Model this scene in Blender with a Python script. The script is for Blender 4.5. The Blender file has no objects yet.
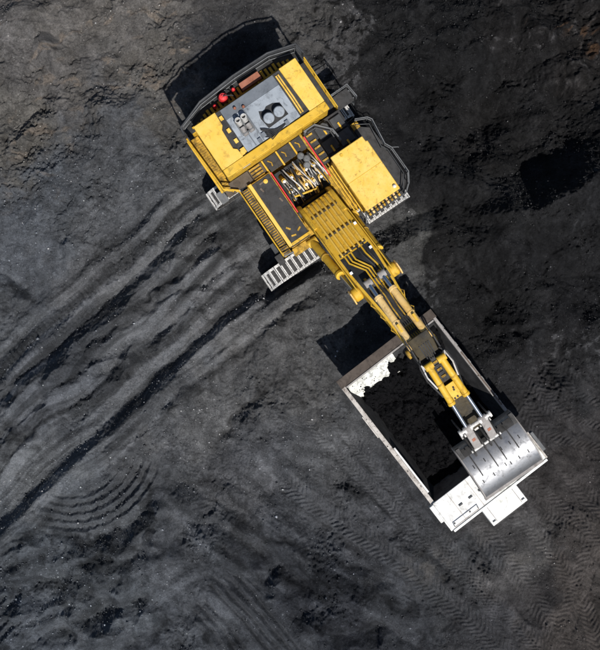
import bpy, bmesh, math, random
import numpy as np
from mathutils import Vector, Matrix
R = math.radians
random.seed(7)
scene = bpy.context.scene
COL = scene.collection

# ---------------------------------------------------------------- camera, sky, sun, exposure
CAM_H = 75.0                       # drone height in metres
PPM = 16.0                         # photo pixels per metre on the ground
cam_d = bpy.data.cameras.new('drone_camera')
cam = bpy.data.objects.new('drone_camera', cam_d); COL.objects.link(cam)
cam.location = (0, 0, CAM_H); cam.rotation_euler = (0, 0, 0)
cam_d.sensor_fit = 'HORIZONTAL'; cam_d.sensor_width = 36.0
cam_d.lens = 36.0 * CAM_H / (600 / PPM)
cam_d.clip_start = 0.5; cam_d.clip_end = 5000
scene.camera = cam

SUN_EL = math.atan(1 / 0.59)                 # shadow 0.59 m per metre of height
SUN_DIR = Vector((0.44 * math.cos(SUN_EL), -0.898 * math.cos(SUN_EL), math.sin(SUN_EL))).normalized()
world = bpy.data.worlds.new('World'); scene.world = world; world.use_nodes = True
nt = world.node_tree; nt.nodes.clear()
sky = nt.nodes.new('ShaderNodeTexSky'); sky.sky_type = 'NISHITA'; sky.sun_disc = False
sky.sun_elevation = SUN_EL; sky.sun_rotation = math.atan2(SUN_DIR.x, SUN_DIR.y)
bg = nt.nodes.new('ShaderNodeBackground'); bg.inputs['Strength'].default_value = 0.07
wo = nt.nodes.new('ShaderNodeOutputWorld')
nt.links.new(sky.outputs[0], bg.inputs[0]); nt.links.new(bg.outputs[0], wo.inputs[0])
sun_d = bpy.data.lights.new('sun', 'SUN'); sun_d.energy = 5.0; sun_d.angle = R(0.53); sun_d.color = (1.0, 0.965, 0.915)
sun = bpy.data.objects.new('sun', sun_d); COL.objects.link(sun)
sun.rotation_euler = SUN_DIR.to_track_quat('Z', 'Y').to_euler(); sun.location = SUN_DIR * 100
vs = scene.view_settings
vs.view_transform = 'Standard'; vs.look = 'None'; vs.exposure = 0.0; vs.gamma = 1.0; vs.use_curve_mapping = False

# ---------------------------------------------------------------- materials
def lin(r, g, b): return (r, g, b, 1)
class NM:
    def __init__(s, name):
        s.m = bpy.data.materials.new(name); s.m.use_nodes = True
        s.t = s.m.node_tree; s.b = s.t.nodes['Principled BSDF']
        s.tc = s.t.nodes.new('ShaderNodeTexCoord')
    def n(s, typ, **kw):
        nd = s.t.nodes.new(typ)
        for k, v in kw.items(): setattr(nd, k, v)
        return nd
    def l(s, a, b): s.t.links.new(a, b)
    def noise(s, scale, detail=6, rough=0.6, vec=None, dist=0.0):
        nd = s.n('ShaderNodeTexNoise'); nd.inputs['Scale'].default_value = scale
        nd.inputs['Detail'].default_value = detail; nd.inputs['Roughness'].default_value = rough
        nd.inputs['Distortion'].default_value = dist
        s.l(vec if vec is not None else s.tc.outputs['Object'], nd.inputs['Vector']); return nd.outputs['Fac']
    def ramp(s, fac, stops, interp='LINEAR'):
        nd = s.n('ShaderNodeValToRGB'); nd.color_ramp.interpolation = interp
        e = nd.color_ramp.elements
        while len(e) < len(stops): e.new(0.5)
        for i, (p, c) in enumerate(stops):
            e[i].position = p; e[i].color = c if len(c) == 4 else (*c, 1)
        s.l(fac, nd.inputs[0]); return nd.outputs[0]
    def mix(s, fac, a, b, blend='MIX'):
        nd = s.n('ShaderNodeMix', data_type='RGBA', blend_type=blend)
        for sock, v in ((nd.inputs[0], fac), (nd.inputs[6], a), (nd.inputs[7], b)):
            if hasattr(v, 'links') or hasattr(v, 'is_linked'): s.l(v, sock)
            elif isinstance(v, (int, float)): sock.default_value = v
            else: sock.default_value = v if len(v) == 4 else (*v, 1)
        return nd.outputs[2]
    def bump(s, h, strength=0.3, dist=0.02):
        nd = s.n('ShaderNodeBump'); nd.inputs['Strength'].default_value = strength
        nd.inputs['Distance'].default_value = dist
        s.l(h, nd.inputs['Height']); s.l(nd.outputs[0], s.b.inputs['Normal'])
    def set(s, **kw):
        for k, v in kw.items(): s.b.inputs[k.replace('_', ' ')].default_value = v

def painted(name, base, dirt, grime=0.35, rough=0.45, chip=(0.03, 0.028, 0.025), chips=0.30, fade=None, scale=1.0, metallic=0.0):
    """paint with dust fade, coal grime in patches, small chips and streaks"""
    m = NM(name)
    f1 = m.noise(0.9 * scale, 7, 0.65)
    fade = fade or tuple(min(1, c * 1.25 + 0.03) for c in base)
    col = m.ramp(f1, [(0.35, base), (0.65, fade)])
    g = m.noise(2.3 * scale, 9, 0.72, dist=0.6)
    gm = m.ramp(g, [(0.62 - grime * 0.35, (0, 0, 0)), (0.80 - grime * 0.3, (1, 1, 1))])
    g2 = m.mix(0.8, (0, 0, 0), gm)
    col = m.mix(g2, col, dirt)
    c = m.noise(9 * scale, 8, 0.75, dist=0.3)
    cm = m.ramp(c, [(0.74 - chips * 0.25, (0, 0, 0)), (0.78 - chips * 0.25, (1, 1, 1))])
    col = m.mix(cm, col, chip)
    m.l(col, m.b.inputs['Base Color'])
    rr = m.ramp(g, [(0.3, (rough,) * 3), (0.7, (min(1, rough + 0.35),) * 3)])
    m.l(rr, m.b.inputs['Roughness'])
    m.set(Metallic=metallic)
    m.b.inputs['Specular IOR Level'].default_value = 0.35
    m.bump(c, 0.15, 0.01)
    return m.m

M = {}
M['yellow'] = painted('yellow_paint', (0.58, 0.335, 0.018), (0.07, 0.05, 0.018), 0.27, 0.42, chips=0.28, fade=(0.66, 0.42, 0.05))
M['yellow_roof'] = painted('sun_bleached_yellow_paint', (0.72, 0.44, 0.055), (0.28, 0.17, 0.04), 0.30, 0.5, chips=0.40, fade=(0.76, 0.50, 0.11))
M['cab_roof'] = painted('sooty_cab_roof_paint', (0.72, 0.44, 0.065), (0.09, 0.06, 0.025), 0.22, 0.5, chips=0.50, fade=(0.78, 0.53, 0.14), scale=1.7)
M['house_panel'] = painted('flaked_house_panel_paint', (0.74, 0.455, 0.06), (0.16, 0.10, 0.03), 0.24, 0.5, chips=0.52, fade=(0.78, 0.52, 0.12), scale=1.5)
M['yellow_dirty'] = painted('grimy_yellow_paint', (0.48, 0.28, 0.02), (0.035, 0.028, 0.018), 0.62, 0.6, chips=0.45)
M['tan_paint'] = painted('dusty_pale_cylinder_paint', (0.72, 0.45, 0.13), (0.32, 0.18, 0.06), 0.34, 0.5, chips=0.34, fade=(0.80, 0.58, 0.27))
M['grey_roof'] = painted('grey_roof_paint', (0.25, 0.28, 0.315), (0.07, 0.075, 0.085), 0.35, 0.55, chips=0.15, fade=(0.34, 0.375, 0.415))
M['grey_rear'] = painted('darker_grey_trim_and_shade', (0.12, 0.135, 0.155), (0.06, 0.065, 0.07), 0.3, 0.6, chips=0.1)
M['deck_dark'] = painted('dark_nonslip_deck', (0.038, 0.038, 0.040), (0.02, 0.019, 0.018), 0.45, 0.8, chip=(0.20, 0.12, 0.02), chips=0.12, fade=(0.055, 0.053, 0.052))
M['deck_brown'] = painted('dusty_brown_deck', (0.075, 0.058, 0.042), (0.03, 0.026, 0.022), 0.4, 0.85, chips=0.1)
M['black'] = painted('black_greasy_metal', (0.012, 0.012, 0.013), (0.006, 0.006, 0.006), 0.4, 0.5, chips=0.0)
M['grey_rail'] = painted('grey_rail_paint', (0.11, 0.115, 0.12), (0.06, 0.06, 0.06), 0.35, 0.5, chips=0.1)
M['dark_rail'] = painted('dark_rail_paint', (0.032, 0.034, 0.037), (0.03, 0.03, 0.03), 0.3, 0.45, chips=0.1)
M['red'] = painted('red_paint', (0.55, 0.02, 0.025), (0.25, 0.01, 0.01), 0.15, 0.35, chips=0.05)
M['rust_box'] = painted('rust_brown_paint', (0.26, 0.095, 0.055), (0.12, 0.05, 0.03), 0.3, 0.7, chips=0.1)
M['rust_rail'] = painted('rusty_tail_steel', (0.115, 0.085, 0.068), (0.05, 0.035, 0.03), 0.4, 0.75, chips=0.15, fade=(0.17, 0.14, 0.115))
M['white'] = painted('worn_white_paint', (0.68, 0.68, 0.665), (0.30, 0.29, 0.27), 0.34, 0.5, chip=(0.12, 0.10, 0.09), chips=0.34, fade=(0.74, 0.74, 0.725))
M['white_worn'] = painted('scratched_white_paint', (0.66, 0.66, 0.62), (0.10, 0.105, 0.095), 0.46, 0.6, chip=(0.05, 0.05, 0.045), chips=0.42)
M['rail_white'] = painted('dusty_bed_rail', (0.42, 0.39, 0.36), (0.13, 0.10, 0.085), 0.45, 0.6, chip=(0.06, 0.05, 0.045), chips=0.3, fade=(0.55, 0.52, 0.48))
M['bed_inside'] = painted('coal_stained_and_shaded_steel', (0.012, 0.012, 0.013), (0.010, 0.010, 0.010), 0.4, 0.7, chips=0.05)
M['steel'] = painted('scoured_bucket_steel', (0.31, 0.315, 0.33), (0.14, 0.14, 0.146), 0.34, 0.36, chips=0.25, fade=(0.37, 0.375, 0.39), metallic=0.88)
M['bright_steel'] = painted('worn_bright_track_steel', (0.56, 0.55, 0.53), (0.12, 0.115, 0.11), 0.40, 0.5, chips=0.36, scale=1.6, metallic=0.25)
M['dark_steel'] = painted('dark_track_steel', (0.035, 0.033, 0.032), (0.015, 0.015, 0.015), 0.4, 0.7, chips=0.1)
M['oily'] = painted('oily_stick_steel', (0.028, 0.025, 0.020), (0.012, 0.012, 0.012), 0.3, 0.55, chip=(0.30, 0.17, 0.02), chips=0.36, fade=(0.06, 0.045, 0.02))
M['tail_rust'] = painted('dark_tail_rust', (0.070, 0.055, 0.046), (0.03, 0.025, 0.022), 0.4, 0.8, chips=0.15, fade=(0.105, 0.085, 0.072))
M['link_grey'] = painted('dusty_link_steel', (0.24, 0.225, 0.215), (0.12, 0.10, 0.09), 0.35, 0.6, chips=0.2)
M['rubber'] = painted('tyre_rubber', (0.018, 0.018, 0.019), (0.05, 0.048, 0.045), 0.35, 0.85, chips=0.0)
M['hose_black'] = painted('hose_rubber', (0.02, 0.02, 0.021), (0.06, 0.055, 0.05), 0.3, 0.6, chips=0.0)
M['hose_pale'] = painted('hose_sleeve', (0.45, 0.43, 0.40), (0.12, 0.10, 0.08), 0.4, 0.6, chips=0.1)
def simple(name, base, rough, metallic=0.0):
    m = NM(name); f = m.noise(6, 5, 0.6)
    col = m.ramp(f, [(0.3, tuple(c * 0.85 for c in base)), (0.7, base)])
    m.l(col, m.b.inputs['Base Color']); m.set(Roughness=rough, Metallic=metallic); return m.m
M['chrome'] = simple('chrome_rod', (0.75, 0.76, 0.78), 0.16, 1.0)
M['lamp'] = simple('white_lamp_housing', (0.8, 0.8, 0.8), 0.3)
def glass():
    m = NM('tinted_cab_glass'); f = m.noise(1.5, 4, 0.5)
    m.l(m.ramp(f, [(0.3, (0.015, 0.02, 0.024)), (0.7, (0.03, 0.036, 0.04))]), m.b.inputs['Base Color'])
    m.set(Roughness=0.08); return m.m
M['glass'] = glass()

def coal_mat(name, base, spread):
    m = NM(name)
    f = m.noise(14, 8, 0.7); v = m.n('ShaderNodeTexVoronoi'); v.inputs['Scale'].default_value = 9
    m.l(m.tc.outputs['Object'], v.inputs['Vector'])
    hi = tuple(c * spread for c in base)
    m.l(m.mix(0.4, m.ramp(f, [(0.35, base), (0.7, hi)]), m.ramp(v.outputs['Color'], [(0.2, base), (0.9, hi)])), m.b.inputs['Base Color'])
    m.l(m.ramp(v.outputs['Color'], [(0.1, (0.35,) * 3), (0.6, (0.85,) * 3)]), m.b.inputs['Roughness'])
    m.b.inputs['Specular IOR Level'].default_value = 0.04
    m.bump(f, 0.6, 0.05); return m.m
M['coal'] = coal_mat('black_coal', (0.0035, 0.0035, 0.004), 2.2)

def lump_mat():
    m = NM('coal_lump')
    a = m.n('ShaderNodeAttribute', attribute_name='Col')
    f = m.noise(30, 4, 0.6)
    m.l(m.mix(0.5, a.outputs['Color'], m.ramp(f, [(0.3, (0.4,) * 3), (0.7, (1,) * 3)]), 'MULTIPLY'), m.b.inputs['Base Color'])
    m.set(Roughness=0.42); m.b.inputs['Specular IOR Level'].default_value = 0.4
    return m.m
M['lump'] = lump_mat()

def ground_mat():
    m = NM('coal_pit_ground')
    a = m.n('ShaderNodeAttribute', attribute_name='Col')
    f1 = m.noise(1.1, 9, 0.72); f2 = m.noise(9.0, 8, 0.75); f3 = m.noise(38.0, 5, 0.7)
    g = m.mix(0.5, m.ramp(f1, [(0.38, (0.5,) * 3), (0.64, (1.55,) * 3)]), m.ramp(f2, [(0.40, (0.5,) * 3), (0.62, (1.55,) * 3)]))
    col = m.mix(1.0, a.outputs['Color'], g, 'MULTIPLY')
    col = m.mix(1.0, col, m.ramp(f3, [(0.38, (0.68,) * 3), (0.64, (1.38,) * 3)]), 'MULTIPLY')
    # pale mineral flecks
    v = m.n('ShaderNodeTexVoronoi'); v.inputs['Scale'].default_value = 13.0; v.inputs['Randomness'].default_value = 1.0
    m.l(m.tc.outputs['Object'], v.inputs['Vector'])
    sep = m.n('ShaderNodeSeparateColor'); m.l(v.outputs['Color'], sep.inputs[0])
    few = m.ramp(sep.outputs[0], [(0.93, (0, 0, 0)), (0.96, (1, 1, 1))])
    near = m.ramp(v.outputs['Distance'], [(0.10, (1, 1, 1)), (0.34, (0, 0, 0))])
    fl = m.mix(1.0, few, near, 'MULTIPLY')
    clus = m.ramp(m.noise(0.35, 5, 0.6), [(0.42, (0, 0, 0)), (0.62, (0.5,) * 3)])
    fl = m.mix(1.0, fl, clus, 'MULTIPLY')
    bright = m.mix(1.0, col, (3.2, 3.2, 3.2), 'MULTIPLY')
    bright = m.mix(0.12, bright, (0.5, 0.5, 0.5))
    col = m.mix(fl, col, bright)
    m.l(col, m.b.inputs['Base Color'])
    m.set(Roughness=0.8); m.b.inputs['Specular IOR Level'].default_value = 0.05
    ad = m.n('ShaderNodeMath', operation='MULTIPLY_ADD'); m.l(f3, ad.inputs[0]); ad.inputs[1].default_value = 0.5; m.l(f2, ad.inputs[2])
    m.bump(ad.outputs[0], 1.0, 0.14)
    return m.m
M['ground'] = ground_mat()

# ---------------------------------------------------------------- mesh helpers
class MB:
    def __init__(s): s.v = []; s.f = []; s.mi = []
    def add(s, vs, fs, mi=0):
        o = len(s.v); s.v += [tuple(v) for v in vs]
        s.f += [tuple(i + o for i in f) for f in fs]; s.mi += [mi] * len(fs); return s
    def box(s, x0, x1, y0, y1, z0, z1, mi=0):
        v = [(x, y, z) for x in (x0, x1) for y in (y0, y1) for z in (z0, z1)]
        return s.add(v, [(0, 1, 3, 2), (4, 6, 7, 5), (0, 4, 5, 1), (2, 3, 7, 6), (0, 2, 6, 4), (1, 5, 7, 3)], mi)
    def obox(s, c, sx, sy, sz, rot, mi=0):
        v = [Vector(c) + rot @ Vector((x * sx / 2, y * sy / 2, z * sz / 2)) for x in (-1, 1) for y in (-1, 1) for z in (-1, 1)]
        return s.add(v, [(0, 1, 3, 2), (4, 6, 7, 5), (0, 4, 5, 1), (2, 3, 7, 6), (0, 2, 6, 4), (1, 5, 7, 3)], mi)
    def prism(s, poly, a, b, axis='z', mi=0):
        """poly: ccw 2-D outline; axis z: (x,y); axis y: (x,z); axis x: (y,z)"""
        def P(p, t): return {'z': (p[0], p[1], t), 'y': (p[0], t, p[1]), 'x': (t, p[0], p[1])}[axis]
        n = len(poly); v = [P(p, a) for p in poly] + [P(p, b) for p in poly]
        f = [tuple(range(n))[::-1], tuple(range(n, 2 * n))] + [(i, (i + 1) % n, n + (i + 1) % n, n + i) for i in range(n)]
        return s.add(v, f, mi)
    def cyl(s, p0, p1, r0, r1=None, n=14, mi=0):
        r1 = r0 if r1 is None else r1
        p0 = Vector(p0); p1 = Vector(p1); d = (p1 - p0).normalized()
        u = d.orthogonal().normalized(); w = d.cross(u); v = []
        for p, r in ((p0, r0), (p1, r1)):
            for i in range(n):
                a = 2 * math.pi * i / n; v.append(p + (u * math.cos(a) + w * math.sin(a)) * r)
        return s.add(v, [tuple(range(n))[::-1], tuple(range(n, 2 * n))] + [(i, (i + 1) % n, n + (i + 1) % n, n + i) for i in range(n)], mi)
    def tube(s, pts, r, n=8, mi=0):
        pts = [Vector(p) for p in pts]; k = len(pts); v = []
        d0 = (pts[1] - pts[0]).normalized(); u = d0.orthogonal().normalized()
        for i, p in enumerate(pts):
            d = ((pts[min(i + 1, k - 1)] - p).normalized() + (p - pts[max(i - 1, 0)]).normalized())
            d = d.normalized() if d.length > 1e-6 else d0
            u = (u - d * u.dot(d)).normalized(); w = d.cross(u)
            for j in range(n):
                a = 2 * math.pi * j / n; v.append(p + (u * math.cos(a) + w * math.sin(a)) * r)
        f = [tuple(range(n))[::-1], tuple(range((k - 1) * n, k * n))]
        for i in range(k - 1):
            for j in range(n):
                f.append((i * n + j, i * n + (j + 1) % n, (i + 1) * n + (j + 1) % n, (i + 1) * n + j))
        return s.add(v, f, mi)
    def loft(s, rings, mi=0):
        n = len(rings[0]); v = [p for r in rings for p in r]; k = len(rings)
        f = [tuple(range(n))[::-1], tuple(range((k - 1) * n, k * n))]
        for i in range(k - 1):
            for j in range(n):
                f.append((i * n + j, i * n + (j + 1) % n, (i + 1) * n + (j + 1) % n, (i + 1) * n + j))
        return s.add(v, f, mi)
    def lathe(s, prof, n, axis_o, axis_d, mi=0):
        """prof: list of (r, t) along axis"""
        o = Vector(axis_o); d = Vector(axis_d).normalized(); u = d.orthogonal().normalized(); w = d.cross(u); v = []
        for r, t in prof:
            for i in range(n):
                a = 2 * math.pi * i / n; v.append(o + d * t + (u * math.cos(a) + w * math.sin(a)) * r)
        k = len(prof); f = [tuple(range(n))[::-1], tuple(range((k - 1) * n, k * n))]
        for i in range(k - 1):
            for j in range(n):
                f.append((i * n + j, i * n + (j + 1) % n, (i + 1) * n + (j + 1) % n, (i + 1) * n + j))
        return s.add(v, f, mi)
    def mesh(s, name, mats, smooth=True):
        me = bpy.data.meshes.new(name); me.from_pydata(s.v, [], s.f)
        for m in (mats if isinstance(mats, list) else [mats]): me.materials.append(M[m])
        me.polygons.foreach_set('material_index', s.mi)
        bm = bmesh.new(); bm.from_mesh(me); bmesh.ops.recalc_face_normals(bm, faces=bm.faces[:]); bm.to_mesh(me); bm.free()
        if smooth: me.shade_smooth(); me.set_sharp_from_angle(angle=R(35))
        me.update(); return me
    def build(s, name, mats, parent=None, bev=0.0, smooth=True, label=None):
        o = bpy.data.objects.new(name, s.mesh(name, mats, smooth)); COL.objects.link(o)
        if parent is not None: o.parent = parent
        if bev:
            b = o.modifiers.new('bevel', 'BEVEL'); b.width = bev; b.segments = 2; b.limit_method = 'ANGLE'; b.angle_limit = R(40)
        if label: o['label'] = label
        return o
def thing(name, label, cat, loc, rz):
    o = bpy.data.objects.new(name, None); COL.objects.link(o)
    o.location = loc; o.rotation_euler = (0, 0, rz); o['label'] = label; o['category'] = cat
    o.empty_display_size = 0.5
    return o
def link_copy(src, parent, mat=None):
    c = src.copy(); COL.objects.link(c); c.parent = parent
    if mat is not None: c.matrix_local = mat
    return c

# ================================================================ GROUND
def perlin(x, y, seed):
    rng = np.random.RandomState(seed); ang = rng.rand(256).astype(np.float32) * 2 * np.pi
    gx, gy = np.cos(ang), np.sin(ang); perm = rng.permutation(256).astype(np.int32)
    xi = np.floor(x).astype(np.int32); yi = np.floor(y).astype(np.int32)
    xf = (x - xi).astype(np.float32); yf = (y - yi).astype(np.float32)
    u = xf * xf * xf * (xf * (xf * 6 - 15) + 10); v = yf * yf * yf * (yf * (yf * 6 - 15) + 10)
    def g(ix, iy, dx, dy):
        h = perm[(perm[ix & 255] + iy) & 255]; return gx[h] * dx + gy[h] * dy
    a = g(xi, yi, xf, yf); b = g(xi + 1, yi, xf - 1, yf); c = g(xi, yi + 1, xf, yf - 1); d = g(xi + 1, yi + 1, xf - 1, yf - 1)
    a += u * (b - a); c += u * (d - c); return a + v * (c - a)
def fbm(x, y, scale, octv, seed, gain=0.5, ridged=False):
    out = np.zeros(x.shape, np.float32); amp = 1.0; f = 1.0 / scale
    for i in range(octv):
        p = perlin(x * f + 17.3 * i, y * f - 9.1 * i, seed + i)
        out += amp * ((0.5 - np.abs(p)) * 2 - 0.55 if ridged else p); amp *= gain; f *= 2.03
    return out
def worley(x, y, scale, seed, tilt=0.9):
    """chunky relief: every cell a tilted facet of its own height, lower towards its edges"""
    rng = np.random.RandomState(seed); n = 128
    jx = rng.rand(n, n).astype(np.float32); jy = rng.rand(n, n).astype(np.float32); hh = rng.rand(n, n).astype(np.float32)
    tx = (rng.rand(n, n).astype(np.float32) - .5) * 2 * tilt; ty = (rng.rand(n, n).astype(np.float32) - .5) * 2 * tilt
    X = (x / scale).astype(np.float32); Y = (y / scale).astype(np.float32)
    xi = np.floor(X).astype(np.int32); yi = np.floor(Y).astype(np.int32)
    best = np.full(X.shape, 9.0, np.float32); out = np.zeros(X.shape, np.float32)
    for a in (-1, 0, 1):
        for b in (-1, 0, 1):
            cx = (xi + a) & 127; cy = (yi + b) & 127
            dx = X - (xi + a + jx[cy, cx]); dy = Y - (yi + b + jy[cy, cx]); d = dx * dx + dy * dy
            m = d < best; best = np.where(m, d, best)
            out = np.where(m, hh[cy, cx] + tx[cy, cx] * dx + ty[cy, cx] * dy, out)
    return out - best * 0.7 - 0.3
def sst(a, b, x):
    t = np.clip((x - a) / (b - a), 0, 1); return t * t * (3 - 2 * t)
def polyfield(U, V, pts):
    """signed distance (positive: right-hand / below when drawn left to right), arc length, vertex parameter"""
    best = np.full(U.shape, 1e9, np.float32); sd = np.zeros(U.shape, np.float32)
    sa = np.zeros(U.shape, np.float32); tt = np.zeros(U.shape, np.float32); acc = 0.0
    for i in range(len(pts) - 1):
        ax, ay = pts[i]; bx, by = pts[i + 1]; dx, dy = bx - ax, by - ay; L = math.hypot(dx, dy)
        px = U - ax; py = V - ay
        t = np.clip((px * dx + py * dy) / (L * L), 0, 1)
        qx = px - t * dx; qy = py - t * dy; dd = qx * qx + qy * qy
        m = dd < best
        cr = (dx * py - dy * px) / L
        best = np.where(m, dd, best)
        sd = np.where(m, np.where(cr >= 0, 1, -1) * np.sqrt(dd), sd)
        sa = np.where(m, acc + t * L, sa); tt = np.where(m, i + t, tt); acc += L
    return sd, sa, tt, acc

STEP = 0.75
def axis(lo, hi):
    core = np.arange(lo, hi + STEP, STEP)
    g = []; d = STEP; p = 0.0
    while p < 9000: d *= 1.12; p += d; g.append(p)
    g = np.array(g); return np.concatenate([(lo - g)[::-1], core, core[-1] + g]).astype(np.float32)
us = axis(-36, 636); vs_ = axis(-36, 686)
U, V = np.meshgrid(us, vs_)
# ragged edges: warp the drawing coordinates a little
wu = U + fbm(U, V, 26, 4, 11) * 7; wv = V + fbm(U, V, 26, 4, 31) * 7
fu = U + fbm(U, V, 7, 2, 51) * 2.0; fv = V + fbm(U, V, 7, 2, 71) * 2.0
infr = (sst(-260, -40, U) * (1 - sst(640, 860, U)) * sst(-260, -40, V) * (1 - sst(690, 910, V))).astype(np.float32)

Hh = np.zeros(U.shape, np.float32)
# --- the bench edge: ground on the lower right stands higher; its bank faces away from the sun
bench = [(-120, 625), (-50, 565), (0, 524), (62, 466), (132, 404), (200, 340), (250, 296), (285, 276), (325, 262), (372, 237), (408, 222), (440, 205),
         (458, 186), (478, 184), (506, 183), (546, 167), (574, 142), (592, 105), (602, 55), (625, -40), (690, -150)]
bt = list(range(len(bench)))
bA = [0.9, 1.1, 1.25, 1.3, 1.35, 1.35, 1.3, 1.3, 1.6, 1.9, 1.9, 1.2, 0.7, 1.3, 3.2, 4.2, 3.7, 2.1, 1.0, 0.6, 0.5]
bW = [9, 9, 8, 8, 8, 8, 9, 13, 15, 15, 15, 22, 40, 36, 34, 36, 36, 40, 40, 40, 40]
d, s, t, L = polyfield(wu * 0.45 + U * 0.55, wv * 0.45 + V * 0.55, bench)
A = np.interp(t, bt, bA).astype(np.float32); W_ = np.interp(t, bt, bW).astype(np.float32)
hi = 0.5
prof = np.clip(d / W_, 0, 1); prof = prof ** 0.8
Hh += np.where(d < W_, prof * A, hi + (A - hi) * np.exp(-np.maximum(d - W_, 0) / 34.0)).astype(np.float32)
bench_d = d
# --- bowl dug into the coal face, upper right
def blob(cx, cy, rx, ry, a, rot=0.0):
    c, s_ = math.cos(rot), math.sin(rot); x = U - cx; y = V - cy
    return a * np.exp(-(((c * x + s_ * y) / rx) ** 2 + ((-s_ * x + c * y) / ry) ** 2))
Hh += blob(482, 118, 62, 46, -1.7, -0.3) + blob(398, 120, 20, 60, 0.55, 0.35) + blob(455, 60, 70, 16, 0.5, 0.25) + blob(400, 60, 60, 50, 0.35) + blob(430, 20, 60, 25, 0.5, 0.5) + blob(560, 40, 60, 50, 0.6)
Hh += blob(365, 110, 22, 60, -0.3, 0.5)
def crop(pts, pad):
    u0, u1 = min(p[0] for p in pts) - pad, max(p[0] for p in pts) + pad; v0, v1 = min(p[1] for p in pts) - pad, max(p[1] for p in pts) + pad
    iu = np.where((us > u0) & (us < u1))[0]; iv = np.where((vs_ > v0) & (vs_ < v1))[0]
    return (slice(iv[0], iv[-1] + 1), slice(iu[0], iu[-1] + 1))
def step(pts, A, w, D, jit=1.0, endfade=20):
    """bank: rises by A over w pixels on the positive side of the line, falls back over D"""
    sl = crop(pts, 4 * D + 20); u, v = U[sl], V[sl]
    d, s, t, L = polyfield(wu[sl] * jit + u * (1 - jit), wv[sl] * jit + v * (1 - jit), pts); d = d + 1.6 * fbm(u, v, 9, 2, 77, 0.5)
    e = sst(0, endfade, s) * (1 - sst(L - endfade, L, s)) * (1 - sst(3 * D, 4 * D, np.abs(d)))
    k = int(abs(pts[0][0] * 7 + pts[0][1])) % 500 + 20
    vary = np.clip(1.0 + 2.0 * fbm(u, v, 40, 2, k), 0.35, 1.7)
    ww = 2.3 * w * np.clip(1.1 + 1.6 * fbm(u, v, 22, 2, k + 20), 0.6, 2.2)
    p = np.where(d <= 0, -0.35 * np.exp(np.minimum(d, 0) / 5.0) * sst(-20, 0, d), np.where(d < ww, -0.35 + 1.35 * (np.clip(d, 0, None) / ww) ** 0.9, np.exp(-np.maximum(d - ww, 0) / D)))
    Hh[sl] += (A * 1.4 * vary * e * p).astype(np.float32)
# upper right ledges
step([(420, -10), (445, 5), (478, 33), (500, 51), (507, 75), (540, 68), (575, 45)], 0.5, 8, 40, 1.0)
step([(395, 150), (380, 110), (392, 80), (420, 60)], -0.25, 14, 30)
step([(545, 178), (565, 176), (590, 160)], 0.25, 5, 14)
step([(330, 5), (355, 40), (372, 80)], 0.25, 12, 18)
# left lanes and furrows
step([(-50, 440), (0, 392), (20, 377), (60, 345), (110, 300), (150, 258), (200, 214), (240, 186)], 0.95, 6, 14, 0.35, 30)
step([(60, 352), (90, 325), (130, 295), (165, 262), (215, 232), (250, 215)], 0.34, 3.5, 8, 0.35, 15)
step([(40, 383), (80, 350), (120, 322), (150, 290), (200, 258), (255, 232)], 0.34, 3.5, 9, 0.35, 15)
step([(0, 428), (40, 398), (80, 372), (120, 345), (160, 302), (205, 280), (262, 250)], 0.48, 4, 10, 0.35, 15)
step([(95, 378), (140, 348), (170, 325), (200, 300)], 0.29, 4, 7, 0.35, 10)
step([(-40, 470), (0, 440), (30, 415), (55, 395)], 0.4, 5, 12, 0.35, 12)
step([(-30, 395), (-5, 405), (15, 418), (30, 440)], 0.3, 6, 9, 1.0, 8)
step([(-20, 265), (5, 272), (20, 288), (30, 294)], 0.45, 6, 16, 0.8, 8)
step([(60, 262), (62, 245), (72, 238)], 0.25, 4, 10, 1.0, 4)
step([(135, 232), (150, 205), (165, 185)], 0.22, 4, 9, 1.0, 6)
step([(150, 240), (172, 205), (200, 180)], 0.25, 4, 9, 1.0, 6)
# slab ledges in the rocky corner
step([(40, 30), (55, 36), (75, 48)], 0.45, 4, 16, 1.0, 8)
step([(76, 92), (92, 84), (104, 85), (120, 95), (134, 104)], 0.5, 5, 22, 0.6, 10)
step([(0, 150), (18, 122), (40, 108), (60, 118)], 0.30, 5, 20, 1.0, 10)
step([(-20, 10), (8, 2), (40, -8)], 0.5, 5, 25, 1.0, 6)
step([(85, 125), (105, 140), (112, 152)], 0.22, 4, 12, 1.0, 5)
step([(96, 60), (118, 58), (140, 42), (165, 25)], -0.2, 5, 12, 1.0, 8)
# plateau creases
step([(214, 445), (232, 420), (260, 395), (282, 374)], 0.32, 5, 26, 1.0, 12)
step([(150, 412), (180, 385), (205, 362), (238, 335), (275, 318), (310, 302), (332, 285)], 0.22, 4, 10, 1.3, 10)
step([(100, 455), (128, 430), (160, 408), (190, 398)], 0.25, 5, 10, 1.3, 10)
step([(180, 480), (215, 500), (240, 512), (265, 532), (300, 541), (330, 556), (372, 570), (400, 585)], 0.42, 5, 24, 1.0, 15)
step([(110, 455), (160, 470), (205, 488)], 0.2, 6, 14, 1.2, 10)
step([(190, 515), (222, 525), (250, 548), (270, 565)], 0.4, 6, 14, 1.2, 10)
step([(255, 585), (275, 565), (300, 560), (330, 570)], 0.35, 6, 14, 1.2, 10)
step([(290, 618), (312, 608), (332, 612)], 0.35, 4, 12, 1.0, 6)
step([(322, 622), (345, 632), (368, 628), (375, 618)], 0.55, 7, 18, 1.0, 6)
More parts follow.
